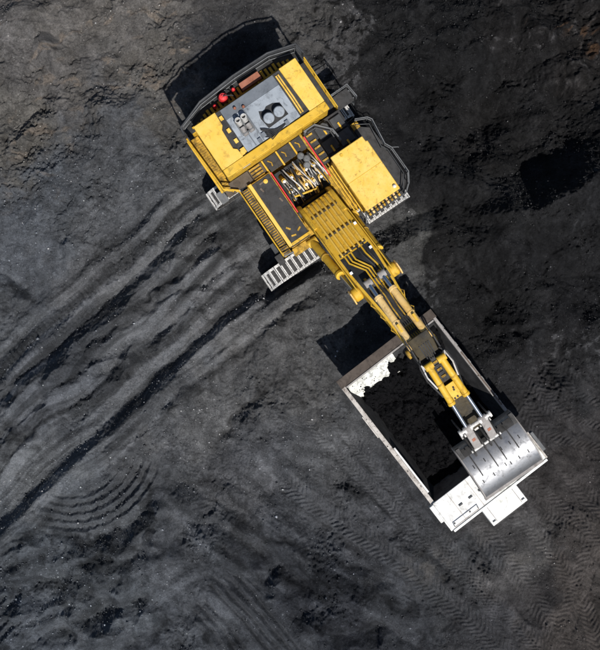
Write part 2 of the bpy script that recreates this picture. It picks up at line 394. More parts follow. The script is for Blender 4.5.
# lower left mounds
step([(5, 512), (25, 522), (50, 532), (80, 535), (112, 533), (140, 518), (156, 492)], 0.75, 8, 24, 0.35, 12)
step([(-20, 588), (20, 588), (50, 580), (78, 560), (100, 556), (138, 558)], 0.85, 11, 26, 0.7, 10)
step([(70, 618), (105, 612), (130, 602), (150, 592)], 0.55, 6, 18, 0.6, 8)
step([(150, 600), (170, 618), (190, 640)], 0.25, 6, 12, 1.0, 8)
Hh += blob(90, 545, 45, 12, -0.25, -0.1) + blob(60, 470, 40, 30, 0.15) + blob(110, 590, 50, 16, 0.25) + blob(345, 632, 22, 10, -0.3)
for (cx, cy, rx, ry, a, ro) in ((60, 500, 50, 16, .30, -.5), (120, 575, 40, 14, .35, -.2), (40, 620, 50, 18, .30, -.4), (190, 560, 30, 18, .35, .6), (170, 620, 40, 14, .3, .7), (230, 520, 40, 12, .3, .5),
        (300, 600, 40, 14, .4, .6), (340, 580, 40, 12, .3, .6), (270, 450, 60, 22, .25, -.6), (200, 430, 50, 18, .25, -.7), (110, 240, 60, 30, .4, -.7), (60, 280, 40, 22, .35, -.7), (30, 210, 40, 30, .3, 0), (140, 150, 50, 30, .4, .6), (225, 150, 40, 30, -.4, 0),
        (130, 385, 90, 9, .22, -.75), (160, 330, 110, 8, .2, -.74), (80, 330, 80, 7, .18, -.74), (300, 315, 40, 10, .25, -.5), (345, 300, 50, 14, .3, -.5), (470, 250, 60, 40, .4, .4), (540, 230, 60, 30, .4, -.4), (560, 310, 60, 25, .35, .3), (440, 90, 40, 30, -.3, 0), (520, 20, 50, 20, .5, .5)):
    Hh += blob(cx, cy, rx, ry, a, ro)
# tooth scrapes (concentric arcs)
ang = np.degrees(np.arctan2(wv - 437, wu - 74)); rad = np.hypot((fu - 74) * 1.02, fv - 437)
am = sst(12, 32, ang) * (1 - sst(95, 118, ang)) * sst(52, 60, rad) * (1 - sst(92, 97, rad))
Hh += (am * (0.62 * (0.5 + 0.5 * np.cos((rad - 52) / 8.3 * 2 * np.pi)) - 0.3)).astype(np.float32)
def grooves(pts, n, pitch, amp, warp=0.3):
    global Hh
    d, s, t, L = polyfield(wu * warp + U * (1 - warp), wv * warp + V * (1 - warp), pts)
    half = n * pitch / 2
    m = (1 - sst(half - 2, half + 2, np.abs(d))) * sst(0, 15, s) * (1 - sst(L - 10, L, s))
    Hh += (m * amp * np.cos(d / pitch * 2 * np.pi)).astype(np.float32)
grooves([(216, 570), (245, 600), (300, 665)], 4, 8.5, 0.34)
grooves([(190, 600), (215, 625), (240, 665)], 3, 8, 0.28)
grooves([(-20, 640), (8, 612), (22, 600)], 4, 9, 0.3)
grooves([(62, 640), (72, 622), (78, 605)], 3, 8, 0.14)
grooves([(0, 560), (18, 545), (40, 540)], 4, 6, 0.09)
# grousers pressed by the crawlers (cross ripples along the lane)
def ripples(pts, half, pitch, amp):
    global Hh
    d, s, t, L = polyfield(U, V, pts); d2 = d + fbm(U, V, 14, 2, 91) * 4
    m = (1 - sst(half - 3, half + 1, np.abs(d2))) * sst(0, 20, s) * (1 - sst(L - 20, L, s))
    m = m * np.clip(0.55 + 1.2 * fbm(U, V, 40, 2, 97), 0, 1)
    Hh += (m * (amp * np.cos((s + d * 0.15) / pitch * 2 * np.pi) - 0.03)).astype(np.float32)
ripples([(-20, 395), (12, 366), (60, 322), (105, 279), (145, 245), (200, 200)], 11, 5.4, 0.11)
ripples([(70, 400), (118, 372), (160, 338), (215, 300), (255, 272)], 13, 5.6, 0.05)
ripples([(50, 350), (80, 320), (110, 296), (150, 262)], 6, 5.0, 0.04)
ripples([(60, 380), (90, 360), (120, 340)], 9, 5.4, 0.04)
# tyre treads: chevrons
tread_mask = np.zeros(U.shape, np.float32)
def tread(pts, half, pitch, amp, slant=0.9, depth=0.05, keep=0.75, seed=101):
    global Hh, tread_mask
    u0, u1 = min(p[0] for p in pts) - 50, max(p[0] for p in pts) + 50; v0, v1 = min(p[1] for p in pts) - 50, max(p[1] for p in pts) + 50
    iu = np.where((us > u0) & (us < u1))[0]; iv = np.where((vs_ > v0) & (vs_ < v1))[0]
    sl = (slice(iv[0], iv[-1] + 1), slice(iu[0], iu[-1] + 1))
    Us, Vs = U[sl], V[sl]
    # chaikin smoothing
    for _ in range(2):
        q = [pts[0]]
        for i in range(len(pts) - 1):
            a, b = pts[i], pts[i + 1]
            q += [(a[0] * .75 + b[0] * .25, a[1] * .75 + b[1] * .25), (a[0] * .25 + b[0] * .75, a[1] * .25 + b[1] * .75)]
        pts = q + [pts[-1]]
    d, s, t, L = polyfield(Us, Vs, pts); d = d + fbm(Us, Vs, 12, 2, seed) * 2.0
    m = (1 - sst(half - 1.6, half + 0.6, np.abs(d))) * sst(0, 25, s) * (1 - sst(L - 25, L, s))
    m = m * np.clip(keep + 0.35 + 0.8 * fbm(Us, Vs, 34, 3, seed + 5), 0, 1)
    ph = (s + slant * np.abs(d) + fbm(Us, Vs, 9, 2, seed + 9) * 1.2) / (pitch * 0.86)
    lug = sst(-0.25, 0.35, np.sin(ph * 2 * np.pi)) * (np.abs(d) > half * 0.06)
    edge = np.exp(-((np.abs(d) - half - 1.5) / 1.6) ** 2) * sst(0, 25, s) * (1 - sst(L - 25, L, s))
    Hh[sl] += (m * (amp * (lug - 0.5) * 2.8 - depth) + edge * depth * 0.6).astype(np.float32)
    tread_mask[sl] = np.maximum(tread_mask[sl], m)
tread([(280, 472), (300, 491), (334, 518), (372, 540), (420, 577), (464, 613), (500, 645), (530, 680)], 11, 6.0, 0.060, 0.8, 0.05, 0.95, 111)
tread([(305, 412), (322, 435), (345, 460), (372, 487), (420, 534), (472, 582), (525, 630), (560, 670)], 7.5, 4.8, 0.055, 0.9, 0.05, 0.8, 131)
tread([(330, 412), (352, 440), (390, 485), (436, 532), (490, 590), (545, 660)], 7, 4.8, 0.05, 0.9, 0.04, 0.62, 151)
tread([(385, 520), (430, 545), (476, 590), (520, 650)], 6, 4.6, 0.035, 0.9, 0.02, 0.4, 171)
tread([(470, 520), (505, 560), (540, 605), (568, 660)], 11, 5.6, 0.05, -0.8, 0.04, 0.6, 191)
tread([(500, 500), (535, 530), (570, 575), (590, 620), (598, 670)], 9, 5.4, 0.05, 0.8, 0.04, 0.6, 211)
tread([(505, 460), (530, 484), (565, 515), (600, 552), (640, 600)], 9, 5.4, 0.055, -0.8, 0.05, 0.85, 231)
tread([(550, 455), (575, 480), (600, 510), (640, 550)], 9, 5.4, 0.05, 0.8, 0.04, 0.7, 251)
tread([(640, 470), (600, 452), (570, 447), (548, 440), (530, 420), (515, 395)], 9, 5.6, 0.06, 0.8, 0.05, 0.85, 271)
tread([(640, 440), (600, 430), (572, 424), (550, 408), (535, 385), (525, 360)], 8, 5.4, 0.055, 0.8, 0.05, 0.75, 291)
tread([(640, 405), (600, 400), (575, 388), (555, 365), (545, 345)], 9, 5.4, 0.05, -0.8, 0.04, 0.65, 311)
tread([(520, 520), (550, 512), (580, 520), (610, 545)], 7, 5.0, 0.045, 0.8, 0.03, 0.6, 331)
tread([(555, 640), (575, 600), (585, 560), (600, 530)], 11, 6.2, 0.045, 0.8, 0.03, 0.6, 351)

# --- noise relief, rougher where nothing has driven
def zone(cx, cy, rx, ry, p=2.0): return np.exp(-((np.abs(wu - cx) / rx) ** p + (np.abs(wv - cy) / ry) ** p))
rocky = np.clip(zone(70, 40, 130, 75, 3) + zone(10, 110, 60, 80, 3) + zone(150, 50, 60, 50, 3), 0, 1)
coalz = sst(0.0, 60.0, wu - (345 + np.clip(wv, -50, 240) * 0.35)) * (1 - sst(330, 400, wv - 0.15 * (wu - 500)))
lowl = sst(420, 520, wv) * (1 - sst(230, 300, wu - (wv - 500) * 0.3))
smooth_lane = np.clip(zone(165, 330, 110, 30) * 0.4 + tread_mask * 1.2 + am * 0.9 + zone(250, 615, 50, 45) * .9 + zone(105, 500, 60, 40) * .6, 0, 1)
rough = (1 + 0.6 * rocky + 0.1 * coalz - 0.35 * lowl) * (1 - 0.45 * zone(130, 320, 150, 110)) * (1 - 0.72 * smooth_lane)
clump = np.clip(0.75 + 1.7 * fbm(U, V, 60, 3, 401), 0.25, 2.0)
Hh += infr * (1.0 * fbm(U, V, 130, 2, 411) + (0.8 + 1.3 * coalz) * fbm(wu, wv, 52, 2, 413, 0.45))
Hh += infr * rough * clump * (0.36 * fbm(wu, wv, 32, 3, 421, 0.5) + 0.17 * fbm(wu, wv, 10, 2, 431, 0.6))
Fine = infr * rough * clump * 0.12 * fbm(U, V, 3.6, 2, 441, 0.75)
gravel = np.clip(zone(105, 190, 90, 60) + zone(30, 210, 60, 60) + coalz * 0.9 + lowl * 0.2 + 0.3 * zone(180, 450, 60, 50) + 1.5 * fbm(U, V, 70, 3, 511) + 0.15, 0.08, 1.3) * (1 - 0.7 * smooth_lane)
Fine += infr * gravel * (0.085 * worley(fu, fv, 4.2, 521) * (0.5 + clump * 0.5) + 0.10 * worley(fu, fv, 9.5, 531) * np.clip(clump - 0.6, 0, 1.2))
ca, sa_ = math.cos(-0.32), math.sin(-0.32)
Hh += infr * rocky * (0.20 * fbm((wu * ca + wv * sa_) * 0.4, -wu * sa_ + wv * ca, 22, 6, 451, 0.6, True) + 0.08 * worley((wu * ca + wv * sa_) * 0.6, -wu * sa_ + wv * ca, 11, 541, 1.4))
# furrow streaks running with the crawler lanes on the left
c2, s2 = math.cos(-0.72), math.sin(-0.72)
mu = U * 0.8 + wu * 0.2 + fbm(U, V, 90, 2, 723) * 10; mv = V * 0.8 + wv * 0.2 + fbm(U, V, 90, 2, 727) * 10
nn = (-(mu - 110) * s2 + (mv - 424) * c2); ss_ = mu * c2 + mv * s2          # across / along the lanes; nn = 0 on the bench edge
fur = sst(-118, -95, nn) * (1 - sst(-42, -26, nn)) * (1 - sst(225, 268, U)) + 0.55 * sst(-150, -125, nn) * (1 - sst(-125, -112, nn)) * (1 - sst(200, 230, U)) + 0.45 * sst(4, 14, nn) * (1 - sst(25, 45, nn)) * sst(60, 110, U) * (1 - sst(310, 350, U))
Hh += infr * fur * (1.45 * fbm(ss_ * 0.07, nn, 22, 2, 471, 0.42) + 0.26 * fbm(ss_ * 0.05, nn, 17, 1, 473, 0.4, True))
Hh += infr * fur * 0.22 * fbm(ss_ * 0.10, nn, 8, 2, 475, 0.5)
streak = fbm(ss_ * 0.07, nn, 15, 4, 477, 0.6)
# scratchy plateau relief
pl = zone(245, 350, 95, 60)
Hh += infr * pl * 0.14 * fbm((wu * 0.4 + wv * 0.9) * 0.4, (-wu * 0.9 + wv * 0.4), 10, 4, 481, 0.6, True)
al = mu * 0.80 + mv * 0.60; ac = -mu * 0.60 + mv * 0.80; lowz = np.clip(zone(300, 560, 130, 95, 3), 0, 1) * (1 - 0.8 * np.clip(tread_mask * 1.3, 0, 1))
lowz = lowz * (1 - 0.75 * zone(250, 615, 45, 45)); Hh += infr * lowz * (1.35 * fbm(al * 0.22, ac, 30, 2, 731, 0.45) + 0.26 * fbm(al * 0.3, ac, 11, 3, 735, 0.5))
bl = mu * 0.93 - mv * 0.36; bc = mu * 0.36 + mv * 0.93; lowy = np.clip(zone(70, 600, 130, 62, 3), 0, 1)
Hh += infr * lowy * (1.6 * fbm(bl * 0.3, bc, 34, 2, 741, 0.45) + 0.24 * fbm(bl * 0.4, bc, 11, 3, 745, 0.5))
lw = zone(300, 575, 90, 60) + zone(70, 600, 110, 60) + zone(200, 480, 60, 50)
Hh += infr * np.clip(lw, 0, 1) * 0.08 * fbm((wu * 0.75 + wv * 0.65) * 0.5, (-wu * 0.65 + wv * 0.75), 18, 5, 491, 0.6, True)
Hh += infr * coalz * 0.42 * fbm(wu, wv, 28, 4, 551, 0.5, True) * np.clip(0.6 + 1.5 * fbm(U, V, 80, 2, 561), 0.1, 1.3)

# --- loose coal slumps: no slope stays steeper than its angle of repose
def slump(h, cell, n, deg):
    T = np.float32(math.tan(R(deg)) * cell)
    for _ in range(n):
        dx = h[:, 1:] - h[:, :-1]; e = (dx - np.clip(dx, -T, T)) * np.float32(0.24); h[:, :-1] += e; h[:, 1:] -= e
        dy = h[1:] - h[:-1]; e = (dy - np.clip(dy, -T, T)) * np.float32(0.24); h[:-1] += e; h[1:] -= e
    return h
i0, i1 = np.searchsorted(vs_, -36), np.searchsorted(vs_, 686); j0, j1 = np.searchsorted(us, -36), np.searchsorted(us, 636)
core = Hh[i0:i1, j0:j1].astype(np.float32).copy(); K3 = 3
small_ = core[::K3, ::K3].copy(); dlt = slump(small_.copy(), K3 * STEP / PPM, 140, 51) - small_
ny, nx = core.shape; fy = np.arange(ny) / K3; fx = np.arange(nx) / K3
y0 = np.minimum(fy.astype(int), dlt.shape[0] - 2); x0 = np.minimum(fx.astype(int), dlt.shape[1] - 2); ty = (fy - y0)[:, None]; tx = (fx - x0)[None]
core += ((dlt[y0][:, x0] * (1 - tx) + dlt[y0][:, x0 + 1] * tx) * (1 - ty) + (dlt[y0 + 1][:, x0] * (1 - tx) + dlt[y0 + 1][:, x0 + 1] * tx) * ty).astype(np.float32)
Hh[i0:i1, j0:j1] = slump(core, STEP / PPM, 22, 53)
Hh = Hh + Fine

# --- level pads under the machines
def w2p(x, y): return 300 + x * PPM, 325 - y * PPM
EX_ANG = R(-55.7); EX_O = (0.48, 7.95)
TR_ANG = R(-52.3); TR_O = (8.30, -5.67); TR_Z = 0.42
def local(ox, oy, ang):
    X = (U - 300) / PPM - ox; Y = (325 - V) / PPM - oy
    c, s_ = math.cos(ang), math.sin(ang); return c * X + s_ * Y, -s_ * X + c * Y
lx, ly = local(*EX_O, EX_ANG)
pm = (1 - sst(3.6, 4.3, np.abs(lx))) * (1 - sst(5.2, 6.4, np.abs(ly)))
under = np.clip(1 - sst(0.65, 1.1, np.abs(np.abs(lx) - 2.95)), 0, 1) * (1 - sst(5.1, 5.8, np.abs(ly)))
small = 0.012 * fbm(U, V, 6, 2, 501)
rest = np.clip((Hh - 0.1) * 0.45, -0.45, 0.22)
Hh = Hh * (1 - pm) + pm * (rest * (1 - under) + small)
lx, ly = local(*TR_O, TR_ANG)
pm2 = (1 - sst(5.5, 7.0, np.abs(lx))) * (1 - sst(3.3, 4.6, np.abs(ly)))
Hh = Hh * (1 - pm2) + pm2 * (TR_Z + small + (Hh - TR_Z) * 0.12)

# --- what the ground is made of: dusty grey, brown rock, black coal
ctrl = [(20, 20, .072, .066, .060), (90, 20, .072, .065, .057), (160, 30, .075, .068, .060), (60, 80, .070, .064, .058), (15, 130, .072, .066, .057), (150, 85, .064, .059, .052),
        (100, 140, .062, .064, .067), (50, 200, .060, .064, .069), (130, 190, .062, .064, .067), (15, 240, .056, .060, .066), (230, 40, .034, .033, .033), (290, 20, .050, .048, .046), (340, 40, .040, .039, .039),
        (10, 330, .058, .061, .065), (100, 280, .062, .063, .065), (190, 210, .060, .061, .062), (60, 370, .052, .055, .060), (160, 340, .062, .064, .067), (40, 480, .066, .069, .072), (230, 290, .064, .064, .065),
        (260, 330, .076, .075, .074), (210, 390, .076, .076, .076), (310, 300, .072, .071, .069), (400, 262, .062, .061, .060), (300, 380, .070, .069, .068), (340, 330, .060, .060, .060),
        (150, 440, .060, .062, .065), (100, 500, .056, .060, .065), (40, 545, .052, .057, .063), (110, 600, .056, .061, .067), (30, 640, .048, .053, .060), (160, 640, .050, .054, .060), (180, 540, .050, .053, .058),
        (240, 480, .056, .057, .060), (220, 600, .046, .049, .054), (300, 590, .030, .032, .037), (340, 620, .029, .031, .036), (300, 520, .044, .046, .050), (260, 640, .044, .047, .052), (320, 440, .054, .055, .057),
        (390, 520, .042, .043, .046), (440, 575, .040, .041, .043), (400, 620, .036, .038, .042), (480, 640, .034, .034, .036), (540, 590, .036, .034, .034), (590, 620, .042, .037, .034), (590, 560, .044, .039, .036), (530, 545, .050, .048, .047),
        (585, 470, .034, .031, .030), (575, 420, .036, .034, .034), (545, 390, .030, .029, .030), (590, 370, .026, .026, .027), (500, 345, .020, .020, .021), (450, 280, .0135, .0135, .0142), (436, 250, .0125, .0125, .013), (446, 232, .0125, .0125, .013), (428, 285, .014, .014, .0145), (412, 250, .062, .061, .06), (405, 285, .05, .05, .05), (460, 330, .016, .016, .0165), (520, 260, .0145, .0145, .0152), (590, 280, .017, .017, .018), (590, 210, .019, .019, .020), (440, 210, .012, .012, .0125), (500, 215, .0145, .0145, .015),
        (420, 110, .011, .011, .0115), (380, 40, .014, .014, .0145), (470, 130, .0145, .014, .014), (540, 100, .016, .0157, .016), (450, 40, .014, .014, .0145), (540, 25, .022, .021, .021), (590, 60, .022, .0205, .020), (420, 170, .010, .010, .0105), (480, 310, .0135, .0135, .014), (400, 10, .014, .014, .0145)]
acc = np.zeros(U.shape + (3,), np.float32); ws = np.zeros(U.shape, np.float32)
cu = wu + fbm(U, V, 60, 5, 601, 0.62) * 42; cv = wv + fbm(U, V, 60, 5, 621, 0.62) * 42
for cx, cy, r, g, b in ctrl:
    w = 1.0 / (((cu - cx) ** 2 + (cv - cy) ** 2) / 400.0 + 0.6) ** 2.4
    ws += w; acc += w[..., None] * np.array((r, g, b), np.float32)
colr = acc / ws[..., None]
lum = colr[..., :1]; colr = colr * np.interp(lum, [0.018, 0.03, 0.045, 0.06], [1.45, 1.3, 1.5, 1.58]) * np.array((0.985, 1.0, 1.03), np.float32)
# crisp, ragged border between the black coal and the dusty grey
l1 = colr[..., 0] * (1 + 0.9 * fbm(wu, wv, 9, 4, 633, 0.65)); lo_, hi_ = 0.0165, 0.085
t1 = np.clip((l1 - lo_) / (hi_ - lo_), 0, 1); l2 = lo_ + (hi_ - lo_) * (0.35 * t1 + 0.65 * sst(0.30, 0.52, t1))
top = (1 - sst(330, 400, V)) * sst(250, 300, U)
colr *= (1 + top * (l2 / np.maximum(colr[..., 0], 1e-4) - 1))[..., None]
dB, _, _, _ = polyfield(wu * .5 + U * .5, wv * .5 + V * .5, [(440, 190), (434, 215), (431, 230), (423, 247), (417, 263), (440, 310), (470, 350)])
cmk = 1 - sst(-2.0, 2.5, dB + 5 * fbm(U, V, 8, 3, 637, 0.6)); win = np.exp(-(((U - 425) / 34) ** 4 + ((V - 245) / 32) ** 4))
bl_ = np.where(cmk[..., None] > 0, (1 - cmk[..., None]) * np.array((.092, .092, .090), np.float32) + cmk[..., None] * np.array((.0185, .0185, .019), np.float32), np.array((.092, .092, .090), np.float32))
colr = colr * (1 - win[..., None]) + bl_ * win[..., None]
mott = 0.45 * fbm(wu, wv, 58, 5, 611, 0.66) + 0.45 * fbm(wu, wv, 11, 4, 617, 0.65) + 1.1 * lowz * fbm(al * 0.22, ac, 20, 5, 619, 0.62) + 0.9 * lowy * fbm(bl * 0.3, bc, 22, 5, 623, 0.62)
lanes = np.clip(sst(-160, -120, nn) * (1 - sst(15, 50, nn)) * (1 - sst(300, 360, U)), 0, 1)
colr *= np.exp(np.clip(mott * (1 - 0.55 * lanes) + 1.9 * streak * lanes, -0.75, 0.6) * 0.85)[..., None]
colr *= (1 + 0.22 * rocky)[..., None] * (1 + rocky[..., None] * np.array((-.03, 0.0, .05), np.float32))
brown = np.clip(rocky * (fbm(wu, wv, 34, 4, 641) * 2.2 + 0.15), 0, 1)
colr = colr * (1 - brown[..., None] * 0.4) + brown[..., None] * 0.4 * np.array((.120, .112, .102), np.float32)
vein = sst(0.42, 0.62, fbm((wu * ca + wv * sa_) * 0.5, -wu * sa_ + wv * ca, 26, 5, 661, 0.6, True)) * sst(-0.05, 0.25, fbm(U, V, 30, 2, 671)) * rocky
colr = colr * (1 - vein[..., None] * 0.6) + vein[..., None] * 0.6 * np.array((.23, .19, .155), np.float32)
dust = np.clip(zone(533, 556, 22, 12) * 1.2 + zone(430, 565, 22, 14) + zone(520, 585, 10, 8) * .8, 0, 1) * np.clip(0.5 + 2 * fbm(U, V, 12, 3, 681), 0, 1)
colr = colr * (1 - dust[..., None] * 0.7) + dust[..., None] * 0.7 * np.array((.11, .105, .10), np.float32)
tip = np.clip(zone(560, 30, 28, 6) + zone(592, 45, 10, 14), 0, 1) * sst(0.1, 0.4, fbm((wu * .8 - wv * .6) * .2, wu * .6 + wv * .8, 7, 3, 691))
colr = colr * (1 - tip[..., None]) + tip[..., None] * np.array((.11, .065, .04), np.float32)
colr *= (1 + 0.32 * tread_mask)[..., None]
# shade below steps, furrows and scrape arcs painted in as blacker coal patches
slope_shade = np.zeros(U.shape, np.float32)
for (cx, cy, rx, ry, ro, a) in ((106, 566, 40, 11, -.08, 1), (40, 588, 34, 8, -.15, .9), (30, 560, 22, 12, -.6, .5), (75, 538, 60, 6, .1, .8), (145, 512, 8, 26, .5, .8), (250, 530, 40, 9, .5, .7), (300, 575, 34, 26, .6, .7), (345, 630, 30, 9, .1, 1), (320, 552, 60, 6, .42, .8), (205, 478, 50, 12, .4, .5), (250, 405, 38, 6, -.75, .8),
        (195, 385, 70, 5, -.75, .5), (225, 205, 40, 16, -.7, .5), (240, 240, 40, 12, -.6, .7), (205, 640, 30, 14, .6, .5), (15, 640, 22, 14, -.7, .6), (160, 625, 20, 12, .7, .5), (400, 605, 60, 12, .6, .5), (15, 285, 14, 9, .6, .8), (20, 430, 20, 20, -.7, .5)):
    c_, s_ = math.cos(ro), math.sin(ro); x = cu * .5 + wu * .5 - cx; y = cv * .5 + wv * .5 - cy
    slope_shade = np.maximum(slope_shade, a * np.exp(-(((c_ * x + s_ * y) / rx) ** 2 + ((-s_ * x + c_ * y) / ry) ** 2) ** 1.5))
slope_shade = sst(0.15, 0.75, slope_shade + 0.5 * fbm(wu, wv, 12, 4, 631, 0.6))
colr *= (1 - 0.48 * slope_shade)[..., None]

nv, nu = U.shape
co = np.empty((nv * nu, 3), np.float32)
co[:, 0] = ((U - 300) / PPM).ravel(); co[:, 1] = ((325 - V) / PPM).ravel(); co[:, 2] = Hh.ravel()
idx = np.arange(nv * nu, dtype=np.int32).reshape(nv, nu)
quads = np.stack([idx[1:, :-1], idx[1:, 1:], idx[:-1, 1:], idx[:-1, :-1]], -1).reshape(-1, 4)
def np_mesh(name, co, quads, k, colour=None, smooth=False):
    me = bpy.data.meshes.new(name); n = len(quads)
    me.vertices.add(len(co)); me.vertices.foreach_set('co', co.astype(np.float32).ravel())
    me.loops.add(n * k); me.loops.foreach_set('vertex_index', quads.astype(np.int32).ravel())
    me.polygons.add(n); me.polygons.foreach_set('loop_start', np.arange(0, n * k, k, dtype=np.int32))
    me.update(calc_edges=True)
    if colour is not None:
        a = me.attributes.new('Col', 'FLOAT_COLOR', 'POINT'); c4 = np.ones((len(co), 4), np.float32); c4[:, :3] = colour
        a.data.foreach_set('color', c4.ravel())
    if smooth: me.shade_smooth()
    return me
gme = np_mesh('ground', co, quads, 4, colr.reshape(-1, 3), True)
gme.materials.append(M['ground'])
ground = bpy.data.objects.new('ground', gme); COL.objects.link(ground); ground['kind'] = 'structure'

# --- loose lumps of coal and stone
def ground_z(u, v):
    iu = np.clip(np.searchsorted(us, u), 0, nu - 1); iv = np.clip(np.searchsorted(vs_, v), 0, nv - 1)
    return Hh[iv, iu], colr[iv, iu], tread_mask[iv, iu], rocky[iv, iu], coalz[iv, iu], pm[iv, iu], pm2[iv, iu]
OCT = np.array([(1, 0, 0), (-1, 0, 0), (0, 1, 0), (0, -1, 0), (0, 0, 1), (0, 0, -1)], np.float32)
OF = np.array([(0, 2, 4), (2, 1, 4), (1, 3, 4), (3, 0, 4), (2, 0, 5), (1, 2, 5), (3, 1, 5), (0, 3, 5)], np.int32)
def lumps(x, y, z, size, rng):
    n = len(x); P = OCT[None] * (0.65 + 0.7 * rng.rand(n, 6, 1)) + rng.randn(n, 6, 3) * 0.16
    a = rng.rand(n) * 6.283; b = rng.rand(n) * 1.2 - 0.6
    ca_, sa2 = np.cos(a), np.sin(a); cb, sb = np.cos(b), np.sin(b)
    X = P[..., 0] * ca_[:, None] - P[..., 1] * sa2[:, None]; Y = P[..., 0] * sa2[:, None] + P[..., 1] * ca_[:, None]
    Z = P[..., 2] * 0.75; Y2 = Y * cb[:, None] - Z * sb[:, None]; Z2 = Y * sb[:, None] + Z * cb[:, None]
    co = np.stack([X, Y2, Z2], -1) * size[:, None, None] + np.stack([x, y, z + size * 0.25], -1)[:, None]
    f = (OF[None] + (np.arange(n, dtype=np.int32) * 6)[:, None, None]).reshape(-1, 3)
    return co.reshape(-1, 3), f
rng = np.random.RandomState(5)
N = 120000
u = rng.rand(N) * 640 - 20; v = rng.rand(N) * 690 - 20
dens = np.clip(0.32 + 1.5 * fbm(u.astype(np.float32), v.astype(np.float32), 45, 4, 701, 0.6), 0.02, 1)
spots = [(100, 190, 60, 40, .8), (60, 150, 60, 40, .5), (170, 440, 50, 40, .5), (130, 510, 50, 30, .5), (30, 560, 50, 40, .6), (390, 60, 50, 60, .7), (450, 50, 60, 40, .5), (560, 330, 60, 40, .7), (520, 350, 40, 25, .8), (290, 480, 60, 50, .3), (90, 560, 50, 15, .8), (30, 220, 40, 30, .5)]
for cx, cy, rx, ry, a in spots: dens += a * np.exp(-(((u - cx) / rx) ** 2 + ((v - cy) / ry) ** 2))
z, cc, tmk, rk, cz, p1, p2 = ground_z(u, v)
keep = rng.rand(N) < np.clip(dens, 0, 1) * (1 - 0.75 * tmk) * (1 - 0.8 * np.maximum(p1, p2)) * 0.75
keep &= ~((p1 > 0.5) & (np.abs(np.random.RandomState(1).rand(N)) < 0.7))
u, v, z, cc, cz = u[keep], v[keep], z[keep], cc[keep], cz[keep]; n = len(u)
size = 0.013 + 0.020 * rng.rand(n) ** 2 + 0.05 * rng.rand(n) ** 14 + 0.06 * rng.rand(n) ** 40
br = np.exp(rng.randn(n) * 0.55) * 1.1; pale = rng.rand(n) < 0.045; br = np.where(pale, 3.2 + 3.5 * rng.rand(n), br)  # the few pale lumps carry the coal's sparkle in their colour
lc = np.clip(cc * br[:, None], 0.004, 0.5)
lc = np.where((pale & (cz > 0.3))[:, None], 0.05 + 0.13 * rng.rand(n, 1) ** 2, lc)
lco, lf = lumps((u - 300) / PPM, (325 - v) / PPM, z, size, rng)
lme = np_mesh('coal_lumps', lco, lf, 3, np.repeat(lc, 6, axis=0)); lme.materials.append(M['lump'])
lob = bpy.data.objects.new('coal_lumps', lme); COL.objects.link(lob); lob['kind'] = 'stuff'
lob['label'] = 'loose lumps of coal and stone scattered over the pit floor'; lob['category'] = 'coal lumps'
# ================================================================ MINING EXCAVATOR (x forward along the boom, y to the cab side)
EX = thing('mining_excavator', 'yellow tracked mining excavator reaching its bucket over the white dump truck', 'excavator', (EX_O[0], EX_O[1], 0), EX_ANG)
EX.scale = (1.026, 1.026, 1.026)

# ---- crawler tracks, turned square to the boom
RT = 0.90; HALF = 4.05; NSHOE = 56
PER = 4 * HALF + 2 * math.pi * RT
def track_pos(q):
    q %= PER
    if q < 2 * HALF: return (-HALF + q, 2 * RT, 0.0)
    q -= 2 * HALF
    if q < math.pi * RT: a = q / RT; return (HALF + RT * math.sin(a), RT + RT * math.cos(a), -a)
    q -= math.pi * RT
    if q < 2 * HALF: return (HALF - q, 0.0, -math.pi)
    q -= 2 * HALF; a = q / RT; return (-HALF - RT * math.sin(a), RT - RT * math.cos(a), -math.pi - a)
sh = MB(); p = PER / NSHOE; w = p * 0.93
sh.box(-0.55, 0.55, -w / 2, w / 2, -0.09, 0.0, 1)
sh.box(-0.55, 0.55, -w / 2, -w / 2 + 0.07, 0.0, 0.08, 0); sh.box(-0.55, 0.55, w / 2 - 0.05, w / 2, 0.0, 0.05, 0)
for x in (-0.55, 0.40): sh.box(x, x + 0.15, -w / 2 + 0.072, w / 2 - 0.052, 0.0, 0.045, 0)
sh.box(-0.06, 0.06, -w / 2 + 0.072, w / 2 - 0.052, 0.0, 0.03, 1)
shoe_mesh = sh.mesh('track_shoe', ['bright_steel', 'dark_steel'], False)
TZ = 0.10
for tx in (2.95, -2.95):
    fr = MB()
    fr.prism([(-3.9, 0.35), (3.9, 0.35), (4.2, 0.9), (3.7, 1.45), (-3.7, 1.45), (-4.2, 0.9)], tx - 0.36, tx + 0.36, 'x')
    ct = fr.build('crawler_track', 'dark_steel', EX, 0.04)
    for k in range(NSHOE):
        y, z, a = track_pos(k * p + 0.13)
        o = bpy.data.objects.new('track_shoe', shoe_mesh); COL.objects.link(o); o.parent = ct
        o.matrix_local = Matrix.Translation((tx, y, z + TZ)) @ Matrix.Rotation(a, 4, 'X')
    MB().lathe([(0.3, -0.42), (0.82, -0.40), (0.82, -0.15), (0.62, -0.12), (0.62, 0.12), (0.82, 0.15), (0.82, 0.40), (0.3, 0.42)], 20, (tx, -HALF, RT + TZ), (1, 0, 0)).build('sprocket', 'dark_steel', ct)
    MB().lathe([(0.3, -0.42), (0.80, -0.38), (0.80, 0.38), (0.3, 0.42)], 20, (tx, HALF, RT + TZ), (1, 0, 0)).build('idler_wheel', 'dark_steel', ct)
    for k in range(7):
        MB().cyl((tx - 0.4, -3.3 + k * 1.1, 0.36), (tx + 0.4, -3.3 + k * 1.1, 0.36), 0.26, n=12).build('track_roller', 'dark_steel', ct)
